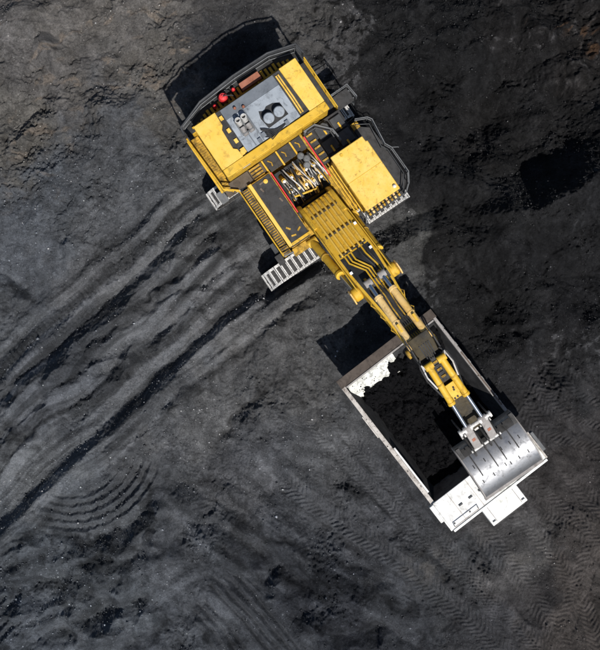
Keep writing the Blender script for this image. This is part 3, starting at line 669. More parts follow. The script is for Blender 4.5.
c = MB(); c.box(-2.45, 2.45, -1.7, 1.7, 0.75, 1.75); c.box(-2.55, -2.46, -2.4, 2.4, 0.6, 1.4); c.box(2.46, 2.55, -2.4, 2.4, 0.6, 1.4)
c.build('undercarriage_body', 'yellow_dirty', EX, 0.06)
MB().cyl((0, 0, 1.76), (0, 0, 2.3), 1.95, n=40).build('slewing_ring', 'dark_steel', EX)

# ---- revolving frame, counterweight
c = MB(); c.prism([(-6.2, -2.9), (2.2, -2.6), (2.2, -0.9), (1.3, -0.9), (1.3, 0.9), (2.2, 0.9), (2.6, 4.0), (-1.0, 4.0), (-1.2, 3.2), (-6.2, 3.0)], 2.31, 2.95, 'z')
c.build('revolving_frame', 'yellow_dirty', EX, 0.05)
c = MB(); c.prism([(-6.35, -3.7), (-6.35, 3.6), (-6.8, 3.5), (-7.3, 2.2), (-7.35, 0), (-7.3, -2.2), (-6.8, -3.6)], 2.4, 4.45, 'z')
c.build('counterweight', 'yellow', EX, 0.12)

# ---- engine house
c = MB(); c.box(-6.3, -2.95, -3.42, 3.38, 2.97, 5.98)
house = c.build('engine_house', 'yellow', EX, 0.05)
def part(mb, name, mat, parent, bev=0.02, **k): return mb.build(name, mat, parent, bev, **k)
part(MB().prism([(-6.34, -3.46), (-3.42, -3.46), (-3.42, -2.06), (-3.95, -2.1), (-4.1, -2.28), (-5.3, -2.22), (-5.5, -2.05), (-6.34, -2.0)], 5.98, 6.2, 'z'), 'roof_panel', 'yellow_roof', house, 0.035, label='pale yellow roof panel on the side away from the cab')
part(MB().prism([(-6.34, 2.3), (-3.42, 2.42), (-3.42, 3.42), (-6.34, 3.42)], 5.98, 6.2, 'z'), 'roof_panel', 'house_panel', house, 0.035, label='pale yellow roof panel on the cab side with flaked paint')
part(MB().box(-3.41, -2.9, -3.46, 3.42, 5.98, 6.24), 'front_roof_beam', 'yellow', house, 0.04)
part(MB().box(-6.3, -3.42, -2.6, 2.7, 5.985, 6.04), 'roof_gutter', 'deck_dark', house, 0.0)
part(MB().box(-5.62, -3.48, -1.72, 1.83, 6.045, 6.2), 'grey_roof', 'grey_roof', house, 0.02)
part(MB().prism([(-6.28, 6.045), (-5.63, 6.045), (-5.63, 6.19), (-6.28, 6.08)], -1.72, 1.83, 'y'), 'rear_roof_strip', 'grey_rear', house, 0.015)  # shading of the rearward slope painted in as a darker grey
part(MB().box(-5.6, -3.5, -0.62, -0.56, 6.2, 6.235), 'roof_seam', 'grey_rear', house, 0)
part(MB().box(-5.6, -3.5, -1.15, -1.09, 6.2, 6.235), 'roof_seam', 'grey_rear', house, 0)
# yellow stiffener rods along the gutter on the cab side
for y in (1.96, 2.1): part(MB().tube([(-6.1, y, 6.12), (-4.6, y + .02, 6.13), (-3.6, y, 6.12)], 0.05, 8), 'roof_rod', 'yellow_roof', house, 0)
for (x, y) in ((-6.0, -1.86), (-5.2, -1.9), (-4.5, -1.88), (-3.75, -1.95)): part(MB().box(x, x + 0.26, y - 0.12, y + 0.08, 6.041, 6.15), 'roof_bracket', 'yellow_roof', house, 0.01)
part(MB().box(-3.86, -3.52, -2.02, -1.74, 6.041, 6.22), 'lifting_eye', 'yellow_roof', house, 0.02)
# exhaust box with twin stacks
c = MB(); x0, x1, y0, y1 = -5.25, -4.35, -1.42, -0.64
c.box(x0, x1, y0, y0 + .06, 6.2, 6.5); c.box(x0, x1, y1 - .06, y1, 6.2, 6.5); c.box(x0, x0 + .06, y0 + .06, y1 - .06, 6.2, 6.5); c.box(x1 - .06, x1, y0 + .06, y1 - .06, 6.2, 6.5); c.box(x0 + .06, x1 - .06, y0 + .06, y1 - .06, 6.2, 6.24, 0)
ex = part(c, 'exhaust_box', 'grey_rail', house, 0.01)
for y in (-1.22, -0.84):
    part(MB().lathe([(0.15, 0), (0.15, 0.52), (0.17, 0.53), (0.17, 0.62), (0.12, 0.62), (0.12, 0.2)], 16, (-5.0, y, 6.24), (-0.25, 0, 1)), 'exhaust_stack', 'bright_steel', ex, 0)
    part(MB().lathe([(0.16, 0), (0.16, 0.5)], 14, (-4.75, y, 6.34), (1, 0, 0)), 'silencer', 'link_grey', ex, 0)
# dark hatch with two round intake caps
c = MB(); c.prism([(-5.0, 0.05), (-4.85, 0.3), (-5.0, 0.55), (-4.95, 0.95), (-4.75, 1.3), (-3.95, 1.35), (-3.9, 0.0), (-4.6, -0.08)], 6.2, 6.225, 'z')
hatch = part(c, 'roof_hatch', 'black', house, 0)
for x, y in ((-4.3, 0.28), (-4.28, 0.95)):
    part(MB().lathe([(0.22, 0), (0.22, 0.42), (0.31, 0.42), (0.31, 0.5), (0.26, 0.56), (0.05, 0.58)], 24, (x, y, 6.225), (0, 0, 1)), 'intake_cap', 'grey_roof', hatch, 0)
c = MB()
for k in range(7):
    x = -4.15 + k * 0.09; c.tube([(x, -0.45 + 0.1 * random.random(), 6.26), (x + .2, -0.2, 6.36), (x + 0.35, 0.0 - k * .03, 6.28), (-3.62, 0.3 + k * 0.13, 6.27)], 0.03, 6)
part(c, 'cable_bundle', 'black', house, 0)
for k, (x, y) in enumerate(((-3.75, -0.9), (-3.9, -0.55), (-3.72, 0.9))): part(MB().box(x, x + .28, y, y + .22, 6.2, 6.34), 'roof_junction_box', 'grey_rear', house, 0.015)
for x, y, m in ((-5.9, -0.95, 'rust_box'), (-5.7, -0.5, 'rust_box')): part(MB().lathe([(0.09, 0), (0.09, 0.1), (0.05, 0.17)], 12, (x, y, 6.19), (0, 0, 1)), 'warning_light', m, house, 0)
# side louvres of the house
for y, s_ in ((-3.42, -1), (3.38, 1)):
    for k in range(4): part(MB().box(-6.0 + k * 0.78, -5.35 + k * 0.78, min(y, y + s_ * .03), max(y, y + s_ * .03), 3.6, 5.6), 'house_door', 'yellow', house, 0.01)
# house front: doors seen below the roof beam
for y in (-2.9, -1.6, 0.1, 1.6): part(MB().box(-2.95, -2.915, y, y + 1.1, 4.3, 5.75), 'house_door', 'yellow', house, 0.01)
part(MB().box(-2.915, -2.9, -2.45, -1.95, 5.80, 5.95), 'name_plate', 'white', house, 0)

# ---- rear walkway with slotted yellow floor
c = MB(); outer = [(-6.78, -3.75), (-7.32, -2.3), (-7.45, 0), (-7.4, 2.3), (-6.95, 3.75)]
def rear_x(y): return float(np.interp(y, [q[1] for q in outer], [q[0] for q in outer]))
walk = part(MB().prism([(-6.36, 3.7), (-6.95, 3.75), (-7.4, 2.3), (-7.45, 0), (-7.32, -2.3), (-6.78, -3.75), (-6.36, -3.7)][::-1], 4.47, 4.56, 'z'), 'rear_walkway', 'black', EX, 0)
y = -3.4
while y < 3.3:
    x0 = rear_x(y) + 0.32 + 0.12 * random.random(); part(MB().box(x0, -6.37, y, y + 0.15, 4.57, 4.72), 'walkway_slat', 'yellow', walk, 0.008); y += 0.27
part(MB().box(-6.62, -6.50, -3.5, 3.5, 4.73, 4.80), 'walkway_kerb', 'yellow', walk, 0.01)
tank = part(MB().lathe([(0.0, 0), (0.27, 0.02), (0.27, 0.75), (0.2, 0.9), (0.07, 0.96), (0.07, 1.06), (0, 1.06)], 20, (-6.95, -1.1, 4.57), (0, 0, 1)), 'fire_suppressant_tank', 'red', EX, 0)
part(MB().lathe([(0.29, 0.3), (0.29, 0.38)], 20, (-6.95, -1.1, 4.57), (0, 0, 1)), 'tank_band', 'dark_rail', tank, 0)
part(MB().tube([(-6.95, -1.1, 5.6), (-6.85, -0.9, 5.72), (-6.7, -0.6, 5.5), (-6.5, -0.5, 4.9)], 0.035, 6), 'tank_hose', 'hose_black', tank, 0)
for x, y in ((-6.85, -1.75), (-7.05, -0.35)): part(MB().lathe([(0.11, 0), (0.11, 0.5), (0.06, 0.58), (0.0, 0.6)], 14, (x, y, 4.57), (0, 0, 1)), 'red_bottle', 'red', EX, 0)
bx_ = part(MB().box(-7.1, -6.62, 0.05, 1.35, 4.75, 5.25), 'rust_brown_box', 'rust_box', EX, 0.03)
part(MB().box(-7.0, -6.72, 0.2, 0.32, 4.56, 4.75), 'box_foot', 'black', bx_, 0); part(MB().box(-7.0, -6.72, 1.1, 1.22, 4.56, 4.75), 'box_foot', 'black', bx_, 0)
for k in range(5): part(MB().box(-6.6 + 0.0, -6.42, -2.9 + k * 1.3, -2.78 + k * 1.3, 4.81, 5.1), 'walkway_bracket', 'yellow_dirty', walk, 0.01)

def rail(pts, z0, heights, mat, r=0.035, posts=True, parent=None, name='handrail', every=1.3):
    """handrail along a ground line: tubes at the given heights, posts down to z0"""
    c = MB()
    for h in heights: c.tube([(x, y, z0 + h) for x, y in pts], r, 8)
    if posts:
        for i in range(len(pts) - 1):
            a, b = Vector(pts[i]), Vector(pts[i + 1]); n = max(1, round((b - a).length / every))
            for k in range(n): q = a.lerp(b, k / n); c.cyl((q.x, q.y, z0), (q.x, q.y, z0 + heights[-1]), r * 0.8, n=6)
        q = pts[-1]; c.cyl((q[0], q[1], z0), (q[0], q[1], z0 + heights[-1]), r * 0.8, n=6)
    return c.build(name, mat, parent or EX)
rail([(-6.35, -4.1), (-6.75, -4.05), (-7.35, -2.35), (-7.52, 0), (-7.48, 2.3), (-7.02, 3.9), (-6.4, 4.0)], 4.5, (0.5, 0.95, 1.4), 'dark_rail', 0.06)
rail([(-6.8, -3.9), (-7.25, -2.4), (-7.4, 0), (-7.34, 2.3), (-6.9, 3.75)], 4.5, (0.15, 1.1), 'grey_rail', 0.03, every=2.2)
# ---- walkway away from the cab
wk = part(MB().box(-6.3, -2.75, -4.05, -3.47, 3.2, 3.3), 'side_walkway', 'yellow_dirty', EX, 0.01)
for k in range(24): part(MB().box(-6.25 + k * .145, -6.2 + k * .145, -4.0, -3.5, 3.301, 3.33), 'tread_bar', 'yellow_dirty', wk, 0)
rail([(-6.35, -4.1), (-2.75, -4.0)], 3.31, (0.55, 1.1), 'yellow', 0.05)
part(MB().box(-6.35, -2.75, -4.2, -4.07, 3.1, 3.42), 'walkway_edge', 'yellow', wk, 0.01)
# ---- walkway on the cab side of the house
wk2 = part(MB().box(-6.3, -2.9, 3.42, 3.98, 3.6, 3.7), 'side_walkway', 'deck_dark', EX, 0.01)
part(MB().box(-6.3, -2.9, 3.99, 4.09, 3.55, 3.85), 'walkway_edge', 'yellow', wk2, 0.01)
rail([(-6.35, 4.03), (-2.95, 4.03)], 3.71, (0.5, 1.0), 'yellow', 0.035)
# landing and hanging ladder beside it
ld = part(MB().box(-3.7, -2.85, 4.1, 5.2, 3.5, 3.56), 'ladder_landing', 'deck_dark', EX, 0.01)
rail([(-3.72, 4.12), (-3.72, 5.22), (-2.85, 5.3)], 3.57, (0.5, 1.0), 'grey_rail', 0.035)
c = MB()
for x in (-3.5, -3.0): c.tube([(x, 5.22, 3.6), (x, 5.3, 2.2), (x, 5.4, 0.75)], 0.035, 6)
for k in range(8): c.cyl((-3.5, 5.22 + k * .02, 3.3 - k * .32), (-3.0, 5.22 + k * .02, 3.3 - k * .32), 0.025, n=6)
part(c, 'access_ladder', 'grey_rail', EX, 0)

# ---- brown deck plates in front of the house, on the tank side
part(MB().prism([(-2.89, -3.6), (-2.3, -3.55), (-2.2, -2.95), (-2.2, -2.28), (-2.89, -2.28)], 4.05, 4.14, 'z'), 'deck_plate', 'deck_brown', EX, 0.01)
part(MB().box(-2.89, -2.2, -2.25, -1.35, 4.05, 4.14), 'deck_plate', 'deck_brown', EX, 0.01)
for k, (y0, y1) in enumerate(((-1.2, -0.35), (-0.25, 0.6), (0.7, 1.35))):
    dp = part(MB().box(-2.89, -2.05, y0, y1, 4.0, 4.1), 'deck_plate', 'deck_dark', EX, 0.01)
    part(MB().tube([(-2.7, y0 + .2, 4.13), (-2.5, y0 + .35, 4.16), (-2.3, y0 + .3, 4.13)], 0.04, 6), 'grab_handle', 'yellow_dirty', dp, 0)
for y in (-1.28, -0.30, 0.65): part(MB().box(-2.89, -1.95, y - .05, y + .05, 4.11, 4.22), 'deck_divider', 'yellow', EX, 0.01)
c = MB()
for k in range(4): c.box(-2.85 + k * .2, -2.74 + k * .2, -2.2, -1.5, 4.15, 4.24)
part(c, 'deck_step_bars', 'yellow_dirty', EX, 0.01)
rail([(-2.75, -3.98), (-2.45, -3.6), (-2.2, -3.3)], 3.3, (0.6, 1.1), 'yellow', 0.05)
part(MB().box(-2.72, -2.28, -3.98, -3.35, 3.2, 3.3), 'corner_step', 'deck_brown', EX, 0.01)
c = MB()
for z in (0.75, 1.15, 1.55, 1.95): c.box(-2.95, -2.35, -4.5 - z * .0, -4.05, z + 1.0, z + 1.06)
part(c, 'folding_steps', 'grey_rail', EX, 0.01)

# ---- tank module with dark top
tm = part(MB().box(-2.1, 2.12, -2.72, -1.28, 2.97, 4.44), 'hydraulic_tank', 'yellow_dirty', EX, 0.04)
part(MB().box(-2.02, 1.98, -2.52, -1.34, 4.445, 4.50), 'tank_lid', 'deck_dark', tm, 0.01)
part(MB().box(-2.12, 2.14, -2.74, -2.53, 4.445, 4.54), 'tank_edge', 'yellow_roof', tm, 0.02)
part(MB().box(1.99, 2.16, -2.52, -1.26, 4.445, 4.53), 'tank_edge', 'yellow', tm, 0.02)
for x, y in ((-1.8, -2.0), (-1.45, -2.2), (-0.4, -1.6), (1.2, -2.2), (1.55, -1.7), (1.7, -2.15)):
    part(MB().obox((x, y, 4.515), 0.28, 0.10, 0.05, Matrix.Rotation(random.random() * 3, 3, 'Z')), 'tank_latch', 'rust_rail' if x < 0 else 'yellow_dirty', tm, 0.005)
part(MB().lathe([(0.13, 0), (0.13, .1), (0.08, .13)], 14, (-1.75, -1.75, 4.5), (0, 0, 1)), 'filler_cap', 'yellow_roof', tm, 0)
part(MB().box(2.125, 2.16, -2.6, -1.4, 3.3, 4.3), 'tank_grille', 'deck_brown', tm, 0.01)
part(MB().box(-2.0, 0.75, -1.26, -1.19, 4.5, 4.58), 'red_guard_rail', 'red', EX, 0.005)
part(MB().box(-2.62, 0.1, 1.44, 1.51, 4.55, 4.63), 'red_guard_rail', 'red', EX, 0.005)
wk3 = part(MB().box(-2.15, 2.4, -3.25, -2.76, 3.1, 3.2), 'side_walkway', 'yellow_dirty', EX, 0.01)
for k in range(30): part(MB().box(-2.1 + k * .148, -2.03 + k * .148, -3.2, -2.8, 3.201, 3.24), 'tread_bar', 'deck_brown', wk3, 0)
rail([(-2.2, -3.3), (2.35, -3.3)], 3.21, (0.55, 1.05), 'yellow', 0.035)
rail([(2.35, -3.3), (2.45, -2.7)], 3.21, (0.55, 1.05), 'grey_rail', 0.035)
part(MB().box(2.0, 2.62, -3.75, -3.34, 2.2, 2.9), 'step_box', 'deck_dark', EX, 0.03)
part(MB().box(1.3, 1.9, -3.62, -3.36, 2.6, 3.4), 'step_box', 'dark_rail', EX, 0.03)
part(MB().box(2.22, 2.7, -2.7, -1.4, 2.6, 3.0), 'front_bumper', 'yellow_dirty', EX, 0.03)

# ---- valve bank with hoses
vb = part(MB().box(-1.95, 0.35, -1.1, 1.38, 2.97, 3.35), 'valve_bank', 'black', EX, 0.03)
rng2 = random.Random(3)
for k in range(5):
    for j in range(2):
        x = -1.6 + j * 0.75 + k * 0.05; y = -0.85 + k * 0.48
        part(MB().cyl((x, y, 3.35), (x + .35, y, 4.0), 0.13, 0.13, 12), 'valve_body', 'yellow', vb, 0)
        part(MB().cyl((x + .352, y, 4.004), (x + .43, y, 4.15), 0.09, 0.09, 10), 'valve_cap', 'bright_steel' if rng2.random() < .6 else 'tan_paint', vb, 0)
for k in range(3): part(MB().lathe([(0.2, 0), (0.2, .5), (0.14, .55)], 16, (-1.95 + k * .32, 0.75 + .2 * (k % 2), 3.8 ), (0.2, 0, 1)), 'filter_canister', 'grey_rail', vb, 0)
for k in range(52):
    y = -1.0 + k * 0.044 + rng2.uniform(-.05, .05); x0 = rng2.uniform(-1.9, -1.0); x1 = rng2.uniform(-0.5, 0.4); z = rng2.uniform(3.6, 4.1)
    yb = y + rng2.uniform(-.35, .35)
    P = [Vector((x0, y, z - .3)), Vector((x0 * .6 + x1 * .4, y, z + .35)), Vector((x0 * .3 + x1 * .7, yb, z + .3)), Vector((x1, yb, z - .35))]
    pts = []
    for i in range(9):
        t = i / 8; pts.append(P[0] * (1 - t) ** 3 + P[1] * 3 * t * (1 - t) ** 2 + P[2] * 3 * t * t * (1 - t) + P[3] * t ** 3)
    part(MB().tube(pts, rng2.choice((.028, .04, .05)), 6), 'hydraulic_hose', rng2.choice(('hose_black', 'hose_pale', 'hose_black', 'hose_black', 'bright_steel', 'yellow_dirty', 'tan_paint')), vb, 0)
for (a, b) in (((-0.15, -0.85, 3.9), (0.2, 0.55, 3.95)), ((-0.3, -0.85, 3.9), (0.05, -0.95, 3.9)), ((0.1, 0.55, 3.95), (0.45, 0.45, 3.95))):
    part(MB().cyl(a, b, 0.06, n=8), 'yellow_tie_bar', 'yellow', EX, 0)
c = MB(); c.prism([(0.5, -0.95), (1.25, -0.95), (1.25, 0.95), (0.5, 0.95)], 2.96, 3.0, 'z'); part(c, 'foot_well', 'black', EX, 0)

# ---- machinery deck behind the cab
c = part(MB().box(-2.85, -0.7, 1.56, 4.05, 3.6, 4.3), 'cab_rear_deck', 'deck_dark', EX, 0.03)
for (x0, x1, y0, y1) in ((-2.7, -1.9, 2.2, 3.0), (-1.75, -1.0, 2.1, 2.9), (-2.6, -1.8, 3.2, 3.9), (-1.7, -0.9, 3.05, 3.9)):
    part(MB().box(x0, x1, y0, y1, 4.30, 4.52), 'deck_hatch', 'dark_rail', c, 0.02)
for k in range(5): part(MB().box(-2.6 + k * .42, -2.5 + k * .42, 1.62, 2.0, 4.301, 4.40), 'deck_step_bar', 'yellow_dirty', c, 0)
for k, (x, y) in enumerate(((-2.4, 2.6), (-1.35, 2.45), (-1.1, 3.4), (-2.2, 3.5))): part(MB().box(x, x + .4, y, y + .1, 4.521, 4.6), 'hatch_handle', 'yellow', c, 0)
rail([(-2.75, 1.6), (-2.75, 2.3), (-1.95, 3.0), (-1.2, 3.05)], 4.31, (0.6, 1.1), 'grey_rail', 0.05)
rail([(-2.6, 1.75), (-2.6, 2.25), (-1.95, 2.85), (-1.1, 2.85)], 4.31, (0.85,), 'dark_rail', 0.04)
part(MB().box(-0.69, 0.05, 3.2, 4.0, 4.3, 4.75), 'locker', 'deck_dark', c, 0.02)
part(MB().box(-1.7, -1.3, 4.06, 4.5, 3.7, 4.5), 'yellow_step', 'yellow_dirty', EX, 0.02)

# ---- cab on its base
cb = part(MB().box(-0.6, 2.85, 1.98, 4.0, 2.97, 4.6), 'cab_base', 'yellow_dirty', EX, 0.04)
for y in (1.58, 1.74, 1.9): part(MB().box(-0.4, 2.75 - (1.9 - y), y - .055, y + .02, 3.9, 4.05 + (y - 1.58)), 'cab_side_beam', 'yellow', cb, 0.012)
cabm = part(MB().box(-0.42, 2.88, 1.92, 3.98, 4.61, 6.78), 'cab', 'yellow', EX, 0.06)
part(MB().prism([(-0.55, 1.82), (3.02, 1.82), (3.02, 4.06), (-0.2, 4.06), (-0.2, 3.95), (-0.55, 3.95)], 6.78, 6.98, 'z'), 'cab_roof', 'cab_roof', cabm, 0.05)
part(MB().box(1.22, 1.25, 1.84, 4.04, 6.981, 6.993), 'roof_seam', 'yellow', cabm, 0)
part(MB().lathe([(0.1, 0), (0.1, .12), (0.04, .2)], 14, (2.75, 3.85, 6.98), (0, 0, 1)), 'roof_beacon', 'white', cabm, 0)
part(MB().lathe([(0.09, 0), (0.09, .06)], 14, (-0.3, 2.4, 6.98), (0, 0, 1)), 'roof_vent', 'yellow', cabm, 0)
part(MB().box(2.885, 2.91, 2.1, 3.8, 5.0, 6.5), 'windscreen', 'glass', cabm, 0.01)
for x0, x1 in ((0.0, 1.1), (1.3, 2.5)):
    part(MB().box(x0, x1, 3.985, 4.0, 5.3, 6.5), 'side_window', 'glass', cabm, 0.01); part(MB().box(x0, x1, 1.90, 1.915, 5.3, 6.5), 'side_window', 'glass', cabm, 0.01)
# guard of slats and lamp bar ahead of the cab
gd = part(MB().box(2.9, 3.3, 2.05, 4.3, 4.35, 4.42), 'front_platform', 'deck_dark', EX, 0.01)
for k in range(9): part(MB().box(2.92, 3.28, 2.08 + k * .25, 2.2 + k * .25, 4.421, 4.5), 'platform_slat', 'tan_paint' if k % 2 else 'yellow_dirty', gd, 0)
rail([(3.32, 1.95), (3.32, 4.4)], 4.42, (0.5, 1.0), 'dark_rail', 0.03)
wk4 = part(MB().prism([(-1.3, 4.08), (3.3, 4.08), (3.3, 4.45), (2.5, 5.1), (-0.9, 5.0), (-1.3, 4.5)], 4.3, 4.38, 'z'), 'cab_walkway', 'deck_dark', EX, 0.01)
rail([(-1.75, 4.4), (-1.45, 5.05), (-1.2, 5.2), (0.35, 5.02), (0.75, 5.22), (2.4, 5.24), (2.95, 4.9), (3.32, 4.45)], 4.0, (0.6, 1.15), 'grey_rail', 0.03)
rail([(-1.5, 4.3), (-1.1, 4.95), (0.35, 4.8), (0.7, 5.0), (2.3, 5.0), (3.1, 4.4)], 4.38, (0.45,), 'dark_rail', 0.03)
part(MB().tube([(0.75, 5.22, 5.15), (0.95, 5.5, 5.35), (0.95, 5.55, 5.0)], 0.03, 6), 'mirror_arm', 'grey_rail', EX, 0)
part(MB().tube([(2.9, 2.0, 4.5), (3.2, 1.85, 4.6), (3.45, 1.7, 4.3)], 0.05, 6), 'grab_bar', 'grey_rail', EX, 0)

# ---- boom
BT = [(0.75, 4.95), (2.0, 5.75), (3.6, 6.65), (5.2, 7.4), (6.5, 7.9), (8.0, 8.35), (9.6, 8.7), (10.9, 8.65)]   # top line
BB = [(1.25, 2.97), (2.9, 3.9), (4.4, 4.7), (5.8, 5.5), (6.9, 6.0), (8.3, 6.8), (9.6, 7.35), (10.7, 7.6)]      # bottom line
BWd = [1.0, 1.05, 1.08, 1.06, 0.95, 0.80, 0.70, 0.62]
rings = []
for (xt, zt), (xb, zb), hw in zip(BT, BB, BWd): rings.append([(xt, -hw, zt), (xt, hw, zt), (xb, hw, zb), (xb, -hw, zb)])
boom = MB().loft(rings).build('boom', 'yellow', EX, 0.05)
def btop(x): return float(np.interp(x, [q[0] for q in BT], [q[1] for q in BT]))
def bhw(x): return float(np.interp(x, [q[0] for q in BT], BWd))
for s_ in (-1, 1):
    part(MB().prism([(0.35, 3.3), (0.55, 2.98), (1.3, 2.97), (2.6, 4.6), (2.2, 5.95), (1.3, 5.4), (0.9, 5.15), (0.55, 4.6)], s_ * 0.9, s_ * 1.12, 'y'), 'boom_foot_ear', 'yellow', boom, 0.04)
    part(MB().prism([(2.2, 5.92), (3.6, 6.72), (5.2, 7.47), (6.4, 7.93), (6.4, 7.6), (5.2, 7.12), (3.6, 6.35), (2.3, 5.6)], s_ * (1.10), s_ * 1.16, 'y'), 'side_flange', 'yellow', boom, 0.01)
MB().cyl((0.85, -1.3, 3.5), (0.85, 1.3, 3.5), 0.22, n=18).build('boom_foot_pin', 'dark_steel', EX)
c = MB(); xs = [0.95, 1.9, 2.8, 3.6, 4.44]
c.loft([[(x, -.84, btop(x) + .004), (x, .84, btop(x) + .004), (x, .84, btop(x) + .02), (x, -.84, btop(x) + .02)] for x in xs]); part(c, 'pipe_bed', 'yellow', boom, 0)
for k in range(6):
    y = -0.70 + k * 0.28; xs = [1.0, 1.9, 2.8, 3.7, 4.35 - 0.1 * (k % 2)]
    part(MB().tube([(0.85, y, btop(0.85) + 0.02)] + [(x, y, btop(x) + 0.26) for x in xs], 0.062, 8), 'boom_pipe', 'yellow_roof', boom, 0)
for x in (1.6, 3.0, 4.3): part(MB().box(x - .06, x + .06, -0.85, 0.85, btop(x) + 0.02, btop(x) + 0.12), 'pipe_clamp', 'oily', boom, 0.01)
c = MB(); xs = [4.45, 5.0, 5.6, 6.2, 6.9, 7.9, 9.0, 9.9]
c.loft([[(x, -bhw(x) + .15, btop(x) + .005), (x, bhw(x) - .15, btop(x) + .005), (x, bhw(x) - .15, btop(x) + .03), (x, -bhw(x) + .15, btop(x) + .03)] for x in xs])
part(c, 'black_boom_panel', 'black', boom, 0)  # thin black sheet along the boom top under the bent pipes
for k, (ya, yb) in enumerate(((-0.62, -0.1), (-0.42, 0.08), (-0.2, 0.25), (0.25, 0.42), (0.45, 0.6), (0.62, 0.7))):
    pts = [(4.4, ya, btop(4.4) + .14), (4.9, ya, btop(4.9) + .16), (5.3, ya * .5 + yb * .5, btop(5.3) + .17), (5.7, yb, btop(5.7) + .16), (6.9 + .1 * (k % 3), yb, btop(6.9) + .2)]
    part(MB().tube(pts, 0.05, 8), 'bent_pipe', 'yellow' if k not in (3, 5) else 'hose_black', boom, 0)
for k in range(4):
    y = -0.1 + k * .16; part(MB().tube([(6.8, y, btop(6.8) + .2), (7.4, y + .02, btop(7.4) + .35), (8.2, y - .03, btop(8.2) + .28), (8.9, y, btop(8.9) + .2)], 0.04, 6), 'boom_hose', 'hose_black' if k % 2 else 'yellow_dirty', boom, 0)
for k in range(5):
    y = -0.2 + k * .12; part(MB().tube([(8.9, y, btop(8.9) + .2), (9.7, y, btop(9.7) + .5), (10.6, y * 1.2, 10.2), (11.3, y, 10.0), (11.7, y, 9.7)], 0.04, 6), 'boom_hose', 'hose_black', boom, 0)
part(MB().box(6.3, 6.7, -0.45, 0.85, btop(6.5) + .03, btop(6.5) + .13), 'pipe_clamp', 'dark_steel', boom, 0.01)
for x, y in ((3.1, 0.95), (4.7, 0.85), (5.3, -0.85)): part(MB().box(x, x + .16, y - .08, y + .08, btop(x) + .02, btop(x) + .2), 'work_lamp', 'lamp', boom, 0.01)
for (x, s_) in ((7.3, -1), (8.1, -1), (9.0, -1), (7.6, 1), (8.6, 1)): part(MB().tube([(x, s_ * bhw(x), btop(x) - .2), (x + .15, s_ * (bhw(x) + .12), btop(x) - .1), (x + .5, s_ * bhw(x + .5), btop(x) - .2)], 0.03, 6), 'grab_loop', 'yellow_dirty', boom, 0)
# half-round caps where the boom cylinders meet the boom
for s_ in (-1, 1):
    part(MB().lathe([(0.0, 0), (0.34, 0.0), (0.40, 0.06), (0.40, 0.42), (0.30, 0.5), (0.0, 0.5)], 24, (6.5, s_ * 0.97, 6.95), (0, s_, 0)), 'pivot_cap', 'yellow', boom, 0)
    part(MB().prism([(6.12, 6.7), (6.9, 6.7), (6.98, 7.1), (6.75, 7.4), (6.3, 7.4), (6.08, 7.1)], s_ * 1.48, s_ * 1.56, 'y'), 'cap_flange', 'tan_paint', boom, 0.02)
def ram(name, p0, p1, split, rb, rr, mat, parent=EX, glands=True):
    """hydraulic cylinder: barrel from p0 to split, rod on to p1"""
    p0, p1 = Vector(p0), Vector(p1); q = p0.lerp(p1, split); d = (p1 - p0).normalized()
    b = MB(); b.cyl(p0, q, rb, n=20)
    o = b.build(name, mat, parent)
    MB().cyl(q - d * .02, p1, rr, n=16).build('rod', 'chrome', o)
    if glands:
        MB().lathe([(rb * .9, 0), (rb * 1.16, 0.02), (rb * 1.16, .18), (rb * .9, .2)], 20, q - d * .16, d).build('gland', mat, o)
        MB().lathe([(rb * .95, 0), (rb * 1.1, 0.02), (rb * 1.1, .1), (rb * .95, .12)], 20, p0.lerp(q, .45), d).build('clamp_ring', 'yellow_dirty' if mat != 'tan_paint' else mat, o)
    u = Vector((0, 1, 0)); 
    MB().cyl(p0 - u * (rb + .06), p0 + u * (rb + .06), rb * 1.05, n=16).build('barrel_eye', mat, o)
    MB().cyl(p1 - u * (rr + .1), p1 + u * (rr + .1), rr * 1.7, n=16).build('rod_eye', 'link_grey', o)
    return o
for s_ in (-1, 1):
    bc = ram('boom_cylinder', (2.55, s_ * 1.42, 3.0), (6.45, s_ * 1.24, 6.9), 0.66, 0.24, 0.15, 'yellow')
    sc = ram('stick_cylinder', (10.35, s_ * 0.50, 9.95), (6.35, s_ * 0.44, 8.35), 0.77, 0.20, 0.12, 'tan_paint')
    part(MB().box(9.0, 9.5, s_ * .5 - .07, s_ * .5 + .07, 9.6, 9.82), 'cylinder_pipe', 'yellow', sc, 0.01)
    part(MB().prism([(6.0, 7.7), (6.7, 7.95), (6.55, 8.5), (6.2, 8.5)], s_ * .44 - .07, s_ * .44 + .07, 'y'), 'cylinder_lug', 'yellow_dirty', boom, 0.02)

